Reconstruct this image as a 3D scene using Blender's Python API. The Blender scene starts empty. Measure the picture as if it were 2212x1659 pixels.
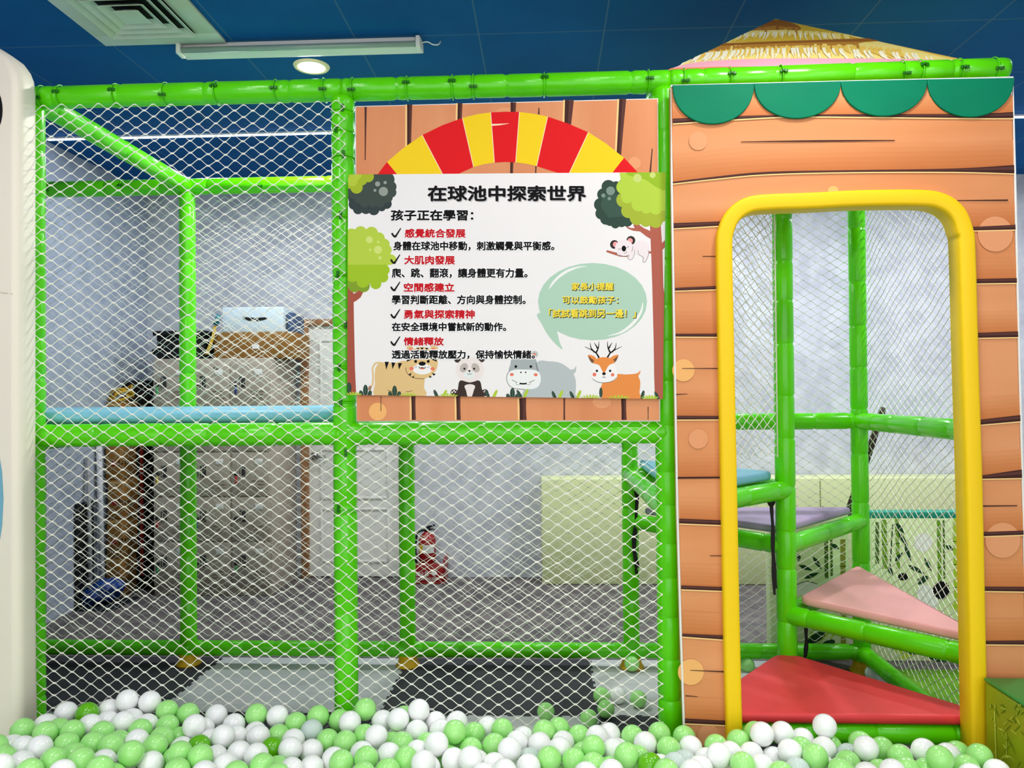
import bpy, bmesh, math, random
import numpy as np
from mathutils import Vector, Matrix
from mathutils.geometry import tessellate_polygon
random.seed(4)
C = bpy.context.scene.collection
# ------------------------------------------------------------------ camera model (photograph 2212 x 1659)
F, CZ = 1660.0, 1.45
YAW, PIT, ROL = math.radians(2.48), math.radians(.66), math.radians(.48)
RM = Matrix.Rotation(YAW, 3, 'Z') @ Matrix.Rotation(math.pi/2+PIT, 3, 'X') @ Matrix.Rotation(-ROL, 3, 'Z')
EYE = Vector((0, 0, CZ))
def ray(px, py): return RM @ Vector(((px-1106)/F, -(py-829.5)/F, -1.0))
def at(px, py, Y):
    d = ray(px, py); return EYE + d*(Y/d.y)
def atz(px, py, z):
    d = ray(px, py); return EYE + d*((z-CZ)/d.z)
def atp(px, py, P0, N):
    d = ray(px, py); return EYE + d*((P0-EYE).dot(N)/d.dot(N))
cd = bpy.data.cameras.new('camera'); cam = bpy.data.objects.new('camera', cd); C.objects.link(cam)
cd.sensor_fit = 'HORIZONTAL'; cd.sensor_width = 36; cd.lens = 36*F/2212; cd.clip_start = .05
def proj(p):
    q = RM.transposed() @ (Vector(p)-EYE); return (1106-F*q.x/q.z, 829.5+F*q.y/q.z)
cam.matrix_world = Matrix.Translation(EYE) @ RM.to_4x4()
bpy.context.scene.camera = cam
# ------------------------------------------------------------------ materials
def lin(c):
    o = []
    for v in c[:3]:
        v /= 255; o.append(v/12.92 if v <= .04045 else ((v+.055)/1.055)**2.4)
    return (*o, 1)
MATS = {}
def mat(c, rough=.5, spec=.4, noise=None, bump=None, coat=0, key=None, sss=0, metal=0, trans=0, emit=0):
    """plain or noise-mottled procedural surface; noise=(scale xyz, second colour, amount), bump=(scale, strength)"""
    k = key or (tuple(c), rough, spec, noise, bump, coat, sss, metal, trans, emit)
    if k in MATS: return MATS[k]
    m = bpy.data.materials.new('surface_%d' % len(MATS)); m.use_nodes = True
    nt = m.node_tree; b = nt.nodes['Principled BSDF']
    b.inputs['Base Color'].default_value = lin(c); b.inputs['Roughness'].default_value = rough
    b.inputs['Specular IOR Level'].default_value = spec; b.inputs['Coat Weight'].default_value = coat
    b.inputs['Coat Roughness'].default_value = .12; b.inputs['Metallic'].default_value = metal
    if sss:
        b.inputs['Subsurface Weight'].default_value = sss; b.inputs['Subsurface Radius'].default_value = (.02, .02, .02)
        b.inputs['Subsurface Scale'].default_value = .6
    if trans: b.inputs['Transmission Weight'].default_value = trans; b.inputs['IOR'].default_value = 1.08
    if emit:
        b.inputs['Emission Color'].default_value = lin(c); b.inputs['Emission Strength'].default_value = emit
    if noise or bump:
        tc = nt.nodes.new('ShaderNodeTexCoord')
    if noise:
        mp = nt.nodes.new('ShaderNodeMapping'); mp.inputs['Scale'].default_value = noise[0]
        nz = nt.nodes.new('ShaderNodeTexNoise'); nz.inputs['Scale'].default_value = 1; nz.inputs['Detail'].default_value = 5
        mr = nt.nodes.new('ShaderNodeMapRange'); mr.inputs[1].default_value = .35; mr.inputs[2].default_value = .65
        mr.inputs[4].default_value = noise[2]
        mx = nt.nodes.new('ShaderNodeMix'); mx.data_type = 'RGBA'
        mx.inputs[6].default_value = lin(c); mx.inputs[7].default_value = lin(noise[1])
        L = nt.links.new
        L(tc.outputs['Object'], mp.inputs[0]); L(mp.outputs[0], nz.inputs['Vector']); L(nz.outputs[0], mr.inputs[0])
        L(mr.outputs[0], mx.inputs[0]); L(mx.outputs[2], b.inputs['Base Color'])
    if bump:
        nb = nt.nodes.new('ShaderNodeTexNoise'); nb.inputs['Scale'].default_value = bump[0]; nb.inputs['Detail'].default_value = 4
        bp = nt.nodes.new('ShaderNodeBump'); bp.inputs['Strength'].default_value = bump[1]; bp.inputs['Distance'].default_value = .004
        nt.links.new(tc.outputs['Object'], nb.inputs['Vector']); nt.links.new(nb.outputs[0], bp.inputs['Height'])
        nt.links.new(bp.outputs[0], b.inputs['Normal'])
    MATS[k] = m; return m
def ink(*c): return mat(c, .6, .12)
GREEN = mat((92, 216, 0), .26, .45, ((9, 9, 9), (82, 204, 0), .6), (26, .35))
NETM = mat((244, 241, 230), .7, .2)
ORANGE = mat((228, 156, 106), .5, .25, ((.7, 1, 5), (214, 134, 78), .8), (55, .05))
ORANGEV = mat((226, 152, 104), .5, .25, ((5, 1, .7), (212, 130, 82), .8), (55, .05))
DARK, DARK2, CREAM, TANC, TANF = ink(66, 38, 34), ink(92, 56, 50), ink(250, 208, 140), ink(244, 182, 112), ink(230, 158, 112)
YELLOW = mat((252, 208, 16), .5, .3, None, (500, .05))
WHITE = mat((238, 236, 232), .5, .3)
CARD = mat((150, 106, 52), .75, .2, ((6, 6, 6), (132, 92, 44), .7))
BLACK = mat((16, 15, 16), .6, .3)
# ------------------------------------------------------------------ objects
WL = {}
def tag(o, label=None, cat=None, group=None, kind=None):
    if label: o['label'] = label
    if cat: o['category'] = cat
    if group: o['group'] = group
    if kind: o['kind'] = kind
    return o
def thing(name, label, cat, loc, group=None):
    o = bpy.data.objects.new(name, None); C.objects.link(o); o.location = loc; WL[o] = Vector(loc)
    o.empty_display_size = .05
    return tag(o, label, cat, group)
class MB:
    """collects shapes in world coordinates and links them as ONE mesh object"""
    def __init__(s): s.v = []; s.f = []; s.m = []; s.sm = []; s.mats = []
    def mi(s, m):
        if m not in s.mats: s.mats.append(m)
        return s.mats.index(m)
    def add(s, vs, fs, m, smooth=False):
        o = len(s.v); s.v += [tuple(v) for v in vs]; k = s.mi(m)
        for f in fs: s.f.append([i+o for i in f]); s.m.append(k); s.sm.append(smooth)
    def addbm(s, bm, m, smooth=False):
        bm.verts.index_update()
        s.add([v.co for v in bm.verts], [[v.index for v in f.verts] for f in bm.faces], m, smooth); bm.free()
    def box(s, lo, hi, m, bev=0, rot=None, seg=2):
        bm = bmesh.new(); bmesh.ops.create_cube(bm, size=1)
        c = (Vector(lo)+Vector(hi))/2; d = Vector(hi)-Vector(lo)
        for v in bm.verts: v.co = Vector((v.co.x*d.x, v.co.y*d.y, v.co.z*d.z))
        if bev: bmesh.ops.bevel(bm, geom=list(bm.edges), offset=bev, segments=seg, affect='EDGES', profile=.5)
        for v in bm.verts: v.co = (rot @ v.co if rot else v.co) + c
        s.addbm(bm, m, bool(bev)); return s
    def prism(s, pts, vec, m, bev=0, seg=3, smooth=True):
        """closed outline pts (3-D, planar) extruded along vec"""
        bm = bmesh.new(); vec = Vector(vec); n = len(pts)
        a = [bm.verts.new(p) for p in pts]; b = [bm.verts.new(Vector(p)+vec) for p in pts]
        bm.faces.new(a); bm.faces.new(b[::-1])
        for i in range(n): bm.faces.new((a[i], b[i], b[(i+1) % n], a[(i+1) % n]))
        bmesh.ops.recalc_face_normals(bm, faces=bm.faces)
        if bev:
            es = [e for e in bm.edges if (e.verts[0] in a) == (e.verts[1] in a)]
            bmesh.ops.bevel(bm, geom=es, offset=bev, segments=seg, affect='EDGES', profile=.5)
        big = [f for f in bm.faces if len(f.verts) > 4]; n0 = len(s.f); flat = set()
        for f in bmesh.ops.triangulate(bm, faces=big)['faces']: flat.add(f)
        bm.faces.index_update(); fl = {f.index for f in flat}; s.addbm(bm, m, bool(bev) and smooth)
        for i in fl: s.sm[n0+i] = False
        return s
    def tube(s, path, r, m, n=8, closed=False, rr=None):
        P = [Vector(p) for p in path]; N = len(P); vs = []; fs = []
        u = None
        for i, p in enumerate(P):
            t = (P[(i+1) % N]-P[i-1]) if closed else (P[min(i+1, N-1)]-P[max(i-1, 0)])
            t.normalize()
            if u is None: u = t.orthogonal()
            u = (u-t*u.dot(t)).normalized(); w = t.cross(u); ri = rr[i] if rr else r
            for k in range(n):
                a = 2*math.pi*k/n; vs.append(p+(u*math.cos(a)+w*math.sin(a))*ri)
        for i in range(N if closed else N-1):
            j = (i+1) % N
            for k in range(n):
                l = (k+1) % n; fs.append((i*n+k, i*n+l, j*n+l, j*n+k))
        if not closed: fs += [tuple(range(n))[::-1], tuple((N-1)*n+k for k in range(n))]
        s.add(vs, fs, m, True); return s
    def lathe(s, c, prof, m, n=24):
        """profile (radius, z) about the vertical through c"""
        c = Vector(c); vs = []; fs = []
        for r, z in prof:
            for k in range(n):
                a = 2*math.pi*k/n; vs.append(c+Vector((r*math.cos(a), r*math.sin(a), z)))
        for i in range(len(prof)-1):
            for k in range(n):
                l = (k+1) % n; fs.append((i*n+k, i*n+l, (i+1)*n+l, (i+1)*n+k))
        fs += [tuple(range(n))[::-1], tuple((len(prof)-1)*n+k for k in range(n))]
        s.add(vs, fs, m, True); return s
    def sphere(s, c, r, m, n=16, sc=(1, 1, 1)):
        pr = [(max(1e-4, r*math.sin(math.pi*i/n)), -r*math.cos(math.pi*i/n)) for i in range(n+1)]
        c = Vector(c); vs = []; fs = []
        for a, z in pr:
            for k in range(n*2):
                t = math.pi*k/n; vs.append(c+Vector((a*math.cos(t)*sc[0], a*math.sin(t)*sc[1], z*sc[2])))
        q = n*2
        for i in range(n):
            for k in range(q): fs.append((i*q+k, i*q+(k+1) % q, (i+1)*q+(k+1) % q, (i+1)*q+k))
        s.add(vs, fs, m, True); return s
    def build(s, name, parent=None, loc=None):
        """with a parent the mesh shares its origin; otherwise the origin is the base of the shape"""
        V = np.array(s.v, dtype=float)
        if parent is not None: o0 = WL[parent]
        elif loc is not None: o0 = Vector(loc)
        else: o0 = Vector(((V[:, 0].min()+V[:, 0].max())/2, (V[:, 1].min()+V[:, 1].max())/2, V[:, 2].min()))
        V = V-np.array(o0)
        me = bpy.data.meshes.new(name); me.from_pydata(V.tolist(), [], s.f)
        for m in s.mats: me.materials.append(m)
        me.polygons.foreach_set('material_index', s.m); me.polygons.foreach_set('use_smooth', s.sm); me.update()
        o = bpy.data.objects.new(name, me); C.objects.link(o); WL[o] = Vector(o0)
        if parent is not None: o.parent = parent
        else: o.location = o0
        return o
def smooth(pts, closed=True, k=4):
    P = [Vector(p) for p in pts]; n = len(P); out = []
    for i in range(n if closed else n-1):
        g = lambda j: P[j % n] if closed else P[max(0, min(n-1, j))]
        a, b, c, d = g(i-1), g(i), g(i+1), g(i+2)
        for q in range(k):
            t = q/k
            out.append(.5*((2*b)+(c-a)*t+(2*a-5*b+4*c-d)*t*t+(3*b-a-3*c+d)*t**3))
    if not closed: out.append(P[-1])
    return [tuple(p) for p in out]
def clip(poly, cl):
    """clip a 2-D polygon to a convex outline given clockwise on screen"""
    for i in range(len(cl)):
        a, b = cl[i], cl[(i+1) % len(cl)]; out = []
        ins = lambda p: (b[0]-a[0])*(p[1]-a[1])-(b[1]-a[1])*(p[0]-a[0]) >= 0
        for j in range(len(poly)):
            p, q = poly[j-1], poly[j]
            if ins(p) != ins(q):
                x = (b[0]-a[0])*(p[1]-a[1])-(b[1]-a[1])*(p[0]-a[0]); y = (b[0]-a[0])*(q[1]-a[1])-(b[1]-a[1])*(q[0]-a[0])
                t = x/(x-y); out.append((p[0]+(q[0]-p[0])*t, p[1]+(q[1]-p[1])*t))
            if ins(q): out.append(q)
        poly = out
        if len(poly) < 3: return []
    return poly
class Sheet:
    """a flat printed surface standing in the room: measured outlines are laid on its plane as thin ink layers"""
    def __init__(s, P0, N, cl=None, step=1e-5, base=4e-4):
        s.P0 = Vector(P0); s.N = Vector(N).normalized(); s.k = 0; s.cl = cl; s.step = step; s.base = base; s.mb = MB()
    def take(s): r = s.mb; s.mb = MB(); return r
    def pt(s, p, off): return atp(p[0], p[1], s.P0, s.N)+s.N*off
    def poly(s, pts, m):
        if s.cl: pts = clip(list(pts), s.cl)
        if len(pts) < 3: return
        off = s.base+s.k*s.step; s.k += 1
        V = [s.pt(p, off) for p in pts]
        tr = tessellate_polygon([[Vector((p[0], p[1], 0)) for p in pts]])
        fs = []
        for t in tr:
            a, b, c = (V[i] for i in t)
            fs.append(t if (b-a).cross(c-a).dot(s.N) > 0 else t[::-1])
        s.mb.add(V, fs, m)
    def spoly(s, pts, m): s.poly(smooth([(p[0], p[1], 0) for p in pts]), m)
    def ell(s, x, y, r, m, ry=None, rot=0, n=28):
        ry = ry or r; c, q = math.cos(math.radians(rot)), math.sin(math.radians(rot)); o = []
        for i in range(n):
            a = 2*math.pi*i/n; u, v = r*math.cos(a), ry*math.sin(a); o.append((x+u*c-v*q, y+u*q+v*c))
        s.poly(o, m)
    def line(s, pts, m, w=None, sm=True):
        """stroke; points (x, y[, width])"""
        P = [(p[0], p[1], w if w else p[2]) for p in pts]
        if sm and len(P) > 2: P = smooth(P, False)
        L, R = [], []
        for i, p in enumerate(P):
            a, b = P[max(0, i-1)], P[min(len(P)-1, i+1)]; dx, dy = b[0]-a[0], b[1]-a[1]; l = math.hypot(dx, dy) or 1
            nx, ny = -dy/l*p[2]/2, dx/l*p[2]/2; L.append((p[0]+nx, p[1]+ny)); R.append((p[0]-nx, p[1]-ny))
        s.poly(L+R[::-1], m)
    def text(s, txt, box, m, heavy=.0, shift=(0, 0)):
        x0, y0, x1, y1 = box
        cu = bpy.data.curves.new('t', 'FONT'); cu.body = txt; cu.resolution_u = 2
        o = bpy.data.objects.new('t', cu); C.objects.link(o)
        bpy.context.view_layer.update()
        me = o.evaluated_get(bpy.context.evaluated_depsgraph_get()).to_mesh()
        v = [(p.co.x, p.co.y) for p in me.vertices]; fs = [tuple(p.vertices) for p in me.polygons]
        bpy.data.objects.remove(o); bpy.data.curves.remove(cu)
        if not v: return
        a0, a1 = min(p[0] for p in v), max(p[0] for p in v); b0, b1 = min(p[1] for p in v), max(p[1] for p in v)
        rep = [(0, 0)] if not heavy else [(heavy*math.cos(k*math.pi/4), heavy*math.sin(k*math.pi/4)) for k in range(8)]+[(0, 0)]
        for sx, sy in rep:
            off = s.base+s.k*s.step; s.k += 1
            V = [s.pt((x0+(p[0]-a0)/(a1-a0)*(x1-x0)+shift[0]+sx, y1-(p[1]-b0)/(b1-b0)*(y1-y0)+shift[1]+sy), off) for p in v]
            f2 = []
            for f in fs:
                a, b, c = (V[i] for i in f[:3]); f2.append(f if (b-a).cross(c-a).dot(s.N) > 0 else f[::-1])
            s.mb.add(V, f2, m)
def T(x0, y0, k): return lambda *p: [(x0+a/k, y0+b/k) for a, b in zip(p[::2], p[1::2])]
# ------------------------------------------------------------------ the room
YF, YB = 2.80, 4.05                       # front and back plane of the climbing frame
WALLY, CEIL, WLX, WRX = 6.06, 3.10, -3.20, 4.2
def struct(mb, name, loc=None):
    o = mb.build(name, None, loc); o['kind'] = 'structure'; return o
CARPET = mat((120, 112, 110), .85, .2, ((9, 9, 9), (84, 80, 82), .9), (30, .3))
struct(MB().box((WLX-.1, -3.2, -.1), (WRX+.1, WALLY+.1, 0), CARPET), 'floor', (0, 0, 0))
# ceiling of painted tiles with thin joints
def ceiling_mat():
    m = bpy.data.materials.new('ceiling_tiles'); m.use_nodes = True; nt = m.node_tree; b = nt.nodes['Principled BSDF']; L = nt.links.new
    tc = nt.nodes.new('ShaderNodeTexCoord'); mp = nt.nodes.new('ShaderNodeMapping')
    mp.inputs['Location'].default_value = (.292, -3.505, 0)
    br = nt.nodes.new('ShaderNodeTexBrick'); br.offset = 0; br.inputs['Scale'].default_value = 1
    br.inputs['Brick Width'].default_value = .575; br.inputs['Row Height'].default_value = .592
    br.inputs['Mortar Size'].default_value = .0035; br.inputs['Mortar Smooth'].default_value = .2
    nz = nt.nodes.new('ShaderNodeTexNoise'); nz.inputs['Scale'].default_value = 2.2; nz.inputs['Detail'].default_value = 6
    mx = nt.nodes.new('ShaderNodeMix'); mx.data_type = 'RGBA'
    mx.inputs[6].default_value = lin((0, 76, 138)); mx.inputs[7].default_value = lin((0, 98, 168))
    br.inputs['Mortar'].default_value = lin((70, 112, 150))
    L(tc.outputs['Object'], mp.inputs[0]); L(mp.outputs[0], br.inputs['Vector']); L(tc.outputs['Object'], nz.inputs['Vector'])
    L(nz.outputs[0], mx.inputs[0]); L(mx.outputs[2], br.inputs['Color1']); L(mx.outputs[2], br.inputs['Color2'])
    L(br.outputs[0], b.inputs['Base Color']); b.inputs['Roughness'].default_value = .8; b.inputs['Specular IOR Level'].default_value = .15
    # fissured tile face
    f = nt.nodes.new('ShaderNodeTexVoronoi'); f.inputs['Scale'].default_value = 60
    bp = nt.nodes.new('ShaderNodeBump'); bp.inputs['Strength'].default_value = .12; bp.inputs['Distance'].default_value = .004
    L(tc.outputs['Object'], f.inputs['Vector']); L(f.outputs[0], bp.inputs['Height']); L(bp.outputs[0], b.inputs['Normal'])
    return m
struct(MB().box((WLX-.1, -3.2, CEIL), (WRX+.1, WALLY+.1, CEIL+.1), ceiling_mat()), 'ceiling', (0, 0, CEIL))
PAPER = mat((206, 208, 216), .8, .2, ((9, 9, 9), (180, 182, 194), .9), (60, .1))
PAPER_BLUELIT = mat((178, 186, 202), .8, .2, ((9, 9, 9), (156, 166, 186), .8), (60, .1))  # same wall paper, with the bluish dimmer light put into its colour
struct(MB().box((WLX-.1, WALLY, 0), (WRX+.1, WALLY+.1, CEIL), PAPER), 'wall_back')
struct(MB().box((WLX-.1, -3.2, 0), (WLX, WALLY, CEIL), PAPER_BLUELIT), 'wall_left')
struct(MB().box((WRX, -3.2, 0), (WRX+.1, WALLY, CEIL), PAPER), 'wall_right')
# door in the back wall
Yd = WALLY-.03
x0, x1 = at(652, 1000, Yd).x, at(880, 1000, Yd).x; zt = at(700, 690, Yd).z
WOOD = mat((168, 120, 82), .55, .3, ((60, 60, 3), (140, 98, 64), .8))
d = thing('door_1', None, None, (x0, Yd, 0)); d['kind'] = 'structure'
m = MB(); m.box((x0, Yd-.03, 0), (x0+.06, WALLY, zt), WOOD, .004); m.box((x1-.06, Yd-.03, 0), (x1, WALLY, zt), WOOD, .004)
m.box((x0+.06, Yd-.03, zt-.05), (x1-.06, WALLY, zt), WOOD, .004); m.build('door_frame', d)
DW = mat((226, 224, 220), .5, .3)
m = MB(); m.box((x0+.06, Yd, .012), (x1-.06, WALLY, zt-.05), DW)
w = x1-x0-.12
for a, b in ((.12, .55), (.62, 1.02), (1.1, zt-.16)):
    for k in range(1):
        xa, xb = x0+.06+.12*w, x1-.06-.12*w
        fr = .018
        m.box((xa, Yd-.008, a), (xa+fr, Yd, b), DW, .003); m.box((xb-fr, Yd-.008, a), (xb, Yd, b), DW, .003)
        m.box((xa+fr, Yd-.008, a), (xb-fr, Yd, a+fr), DW, .003); m.box((xa+fr, Yd-.008, b-fr), (xb-fr, Yd, b), DW, .003)
m.build('door_leaf', d)
h = at(680, 985, Yd); STEEL = mat((150, 150, 150), .25, .5, metal=.9)
m = MB(); m.tube([h, h+Vector((0, -.05, 0))], .011, STEEL); m.tube([h+Vector((-.005, -.05, 0)), h+Vector((.1, -.05, -.004))], .009, STEEL)
m.lathe(h, [(.001, -.026), (.026, -.026), (.026, .026), (.001, .026)], STEEL); m.build('door_handle', d)
# ceiling fittings
v0, v1 = -2.04, -1.467
LV = mat((205, 212, 205), .5, .3, ((5, 5, 5), (196, 196, 172), .7))
DUCT = mat((28, 34, 34), .8, .2)
t = thing('ceiling_vent', 'pale square ceiling air diffuser of nested louvre frames', 'vent', (-1.75, 3.2, CEIL-.03))
y1, y0 = 3.49, 2.905
m = MB(); e = .10; zc = CEIL-.014
m.box((v0, y0, zc), (v1, y0+e, CEIL), LV, .003); m.box((v0, y1-e, zc), (v1, y1, CEIL), LV, .003)
m.box((v0, y0+e, zc), (v0+e, y1-e, CEIL), LV, .003); m.box((v1-e, y0+e, zc), (v1, y1-e, CEIL), LV, .003); m.build('surround_panel', t)
m = MB(); m.box((v0+e, y0+e, CEIL-.002), (v1-e, y1-e, CEIL-.0005), DUCT); m.build('duct_opening', t)
cx, cy = (v0+v1)/2, (y0+y1)/2
for k in range(4):
    a = .192-.046*k; b = a-.036; zl, zh = CEIL-.030, CEIL-.004
    m = MB(); vs = []
    for r, z in ((b+.003, zh), (a+.003, zl+.001), (a, zl-.001), (b, zh-.002)):
        vs += [(cx-r, cy-r, z), (cx+r, cy-r, z), (cx+r, cy+r, z), (cx-r, cy+r, z)]
    fs = []
    for i in range(4):
        j = (i+1) % 4
        for q in range(4):
            u = (q+1) % 4; fs.append((q*4+i, q*4+j, u*4+j, u*4+i))
    if k == 3: vs += [(cx-a, cy-a, zl), (cx+a, cy-a, zl), (cx+a, cy+a, zl), (cx-a, cy+a, zl)]; fs.append((19, 18, 17, 16))
    m.add(vs, fs, LV); m.build('louvre', t)
a, b = at(385, 97, 3.5), at(915, 92, 3.5)
bx0, bx1, by = -1.70, -.56, 3.53
t = thing('batten_light', 'white fluorescent batten with bare unlit tube beside the air diffuser', 'light', (-1.13, by, CEIL-.06))
m = MB(); m.box((bx0, by-.02, CEIL-.045), (bx1, by+.06, CEIL), WHITE, .004); m.build('body', t)
m = MB(); m.tube([(bx0+.02, by-.035, CEIL-.04), (bx1-.02, by-.035, CEIL-.04)], .013, mat((150, 172, 160), .15, .6), 12); m.build('lamp_tube', t)
for q in (bx0, bx1-.02):
    m = MB(); m.box((q, by-.055, CEIL-.062), (q+.02, by+.01, CEIL-.008), WHITE, .004); m.build('lamp_holder', t)
m = MB(); m.tube(smooth([(bx1, by, CEIL-.02), (bx1+.03, by-.01, CEIL-.022), (bx1+.055, by-.01, CEIL-.035), (bx1+.08, by, CEIL-.03), (bx1+.085, by+.03, CEIL)], False), .003, WHITE, 6); m.build('wire', t)
c = atz(673, 143, CEIL)
t = thing('downlight', 'round recessed downlight glowing in the blue ceiling', 'light', c)
pr = [(.062, -.002), (.066, -.008), (.085, -.008), (.09, 0)]
m = MB(); n = 40; vs = []; fs = []
for r, z in pr:
    for k in range(n): vs.append(c+Vector((r*math.cos(2*math.pi*k/n), r*math.sin(2*math.pi*k/n), z)))
for i in range(3):
    for k in range(n): fs.append((i*n+k, i*n+(k+1) % n, (i+1)*n+(k+1) % n, (i+1)*n+k))
m.add(vs, fs, mat((250, 225, 190), .5, .3), True); m.build('trim_ring', t)
m = MB(); m.lathe(c, [(.001, -.0035), (.064, -.0035), (.064, -.0005), (.001, -.0005)], mat((255, 250, 240), .5, .3, emit=30), 40); m.build('lamp_lens', t)
t = thing('light_strip', 'long thin white light strip along the ceiling behind the netting', 'light', (0, 4.74, CEIL-.02))
m = MB(); m.box((WLX+.03, 4.73, CEIL-.012), (3.9, 4.755, CEIL), mat((210, 214, 225), .5, .3)); m.build('channel', t)
m = MB(); m.box((WLX+.05, 4.733, CEIL-.017), (3.88, 4.752, CEIL-.0125), mat((205, 218, 255), .5, .3, emit=7)); m.build('diffuser', t)
# ------------------------------------------------------------------ climbing frame of padded pipes
XL, XA, XB, XC, XD = -3.08, -1.919, -.738, .438, 1.62
ZT, ZM, ZB, PR, ZP = 2.575, 1.305, .10, .0425, .0145
fr = thing('play_frame', 'green vinyl padded pipe frame of the netted climbing structure behind the ball pit', 'play frame', (0, YF, 0))
def tie_mesh():
    m = MB(); n = 24
    m.tube([(.0432*math.cos(2*math.pi*k/n), .0432*math.sin(2*math.pi*k/n), 0) for k in range(n)], .0022, GREEN, 6, True)
    dk = mat((26, 112, 10), .4, .4)
    m.box((-.004, -.052, -.0045), (.004, -.042, .0045), dk, .001); m.box((-.0055, -.047, .004), (.0055, -.042, .016), dk, .001)
    m.box((-.0055, -.047, -.012), (.0055, -.042, -.004), dk, .001)
    o = m.build('cable_tie', None, (0, 0, 0)); me = o.data; bpy.data.objects.remove(o); return me
TIE = tie_mesh()
def pipe(name, p0, p1, seam=.16, ties=(), r=PR, ph=.4):
    """foam sleeve drawn over a steel pipe: pinched where the sleeve pieces meet"""
    p0, p1 = Vector(p0), Vector(p1); L = (p1-p0).length; t = (p1-p0)/L
    u = Vector((0, 0, 1)) if abs(t.z) < .9 else Vector((1, 0, 0)); u = (u-t*u.dot(t)).normalized(); w = t.cross(u)
    marks = []; s = seam*ph
    while s < L-.02: marks.append((s, .905)); s += seam*random.uniform(.8, 1.2)
    marks += [(q*L, .88) for q in ties]
    st = {0: .93, L: .93, .014: 1, L-.014: 1}
    for s, q in marks:
        for d, g in ((-.013, 1), (-.003, .25+.75*q), (0, q), (.003, .25+.75*q), (.013, 1)):
            if 0 < s+d < L: st[s+d] = min(st.get(s+d, 2), g)
    n = 24; ks = sorted(st); vs = []; fs = []; mb = MB()
    for i, k in enumerate(ks):
        for j in range(n):
            a = 2*math.pi*j/n; wob = 1+.012*math.sin(3*a+i*1.7)
            rr = r*st[k]*wob
            if 1 < i < len(ks)-2: rr *= 1+.008*math.sin(i*2.1+j)
            vs.append(p0+t*k+(u*math.cos(a)+w*math.sin(a))*rr)
    for i in range(len(ks)-1):
        for j in range(n): fs.append((i*n+j, i*n+(j+1) % n, (i+1)*n+(j+1) % n, (i+1)*n+j))
    fs += [tuple(range(n))[::-1], tuple((len(ks)-1)*n+j for j in range(n))]
    mb.add(vs, fs, GREEN, True); o = mb.build(name, fr)
    fw = Vector((0, -1, 0)); fw = fw-t*fw.dot(t)
    fw = fw.normalized() if fw.length > .2 else Vector((-1, 0, 0))
    for i, q in enumerate(ties):
        c = bpy.data.objects.new('cable_tie', TIE); C.objects.link(c); c.parent = o
        y = Matrix.Rotation(.35*math.sin(i*2.3+L), 3, t) @ (-fw); x = y.cross(t)
        M3 = Matrix((x, y, t)).transposed().to_4x4(); M3.translation = p0+t*(q*L)-WL[o]
        c.matrix_local = M3
    return o
def fx(px, a, b, Y, z):                       # fraction along a rail for a measured seam
    return (at(px, 200 if z > 2 else 935, Y).x-a)/(b-a)
# front posts, then back posts
pipe('post', (XA, YF, ZP), (XA, YF, ZT), .15)
pipe('post', (XB, YF, ZP), (XB, YF, ZT-.03), .42, [1-(y-195)/1760 for y in (232, 285, 350, 505, 655, 782, 890, 978, 1105, 1247)][::1])
pipe('post', (XC, YF, ZP), (XC, YF, ZT-.03), .14)
pipe('post', (XD, YF, 0), (XD, YF, ZT-.03), .14)
for x in (XL, XA, XB, XC, XD): pipe('post', (x, YB, ZP if XA <= x < XD else 0), (x, YB, ZT-.03), .26)
pipe('post', (1.04, 3.4, ZP), (1.04, 3.4, ZT-.03), .19)
# top rails
pipe('rail', (XA-.02, YF, ZT), (XB, YF, ZT), .28, [fx(p, XA-.02, XB, YF, ZT) for p in (93, 134, 253, 360, 470, 598, 702)], .041)
pipe('rail', (XB, YF, ZT), (XC+.02, YF, ZT), .5, [fx(p, XB, XC+.02, YF, ZT) for p in (763, 880, 978, 1023, 1176, 1400)], .041)
pipe('rail', (XC+.02, YF, ZT), (XD+.03, YF, ZT+.012), .3, [fx(p, XC+.02, XD+.03, YF, ZT) for p in (1476, 1575, 1685, 1947, 1985, 2070, 2145)], .041)
for a, b in ((XL, XA), (XA, XB), (XB, XC), (XC, XD)): pipe('rail', (a, YB, ZT), (b, YB, ZT), .3, (.35, .7))
for x in (XA, XC, XD): pipe('rail', (x, YF, ZT), (x, YB, ZT), .25, (.5,))
# platform rails
pipe('rail', (XA, YF, ZM), (XB, YF, ZM), .21); pipe('rail', (XB, YF, ZM), (XC, YF, ZM), .22)
for a, b in ((XL, XA), (XA, XB), (XB, XC), (XC, XD)): pipe('rail', (a, YB, 1.29), (b, YB, 1.29), .22)
for x in (XA, XB, XC, XD): pipe('rail', (x, YF, 1.29), (x, YB, 1.29), .24)
# bottom rails
for a, b in ((XL, XA), (XA, XB), (XB, XC), (XC, XD)): pipe('rail', (a, YB, ZB), (b, YB, ZB), .2, r=.04)
pipe('rail', (XD, YB, ZB), (XD, YF, ZB), .3, r=.04)
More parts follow.
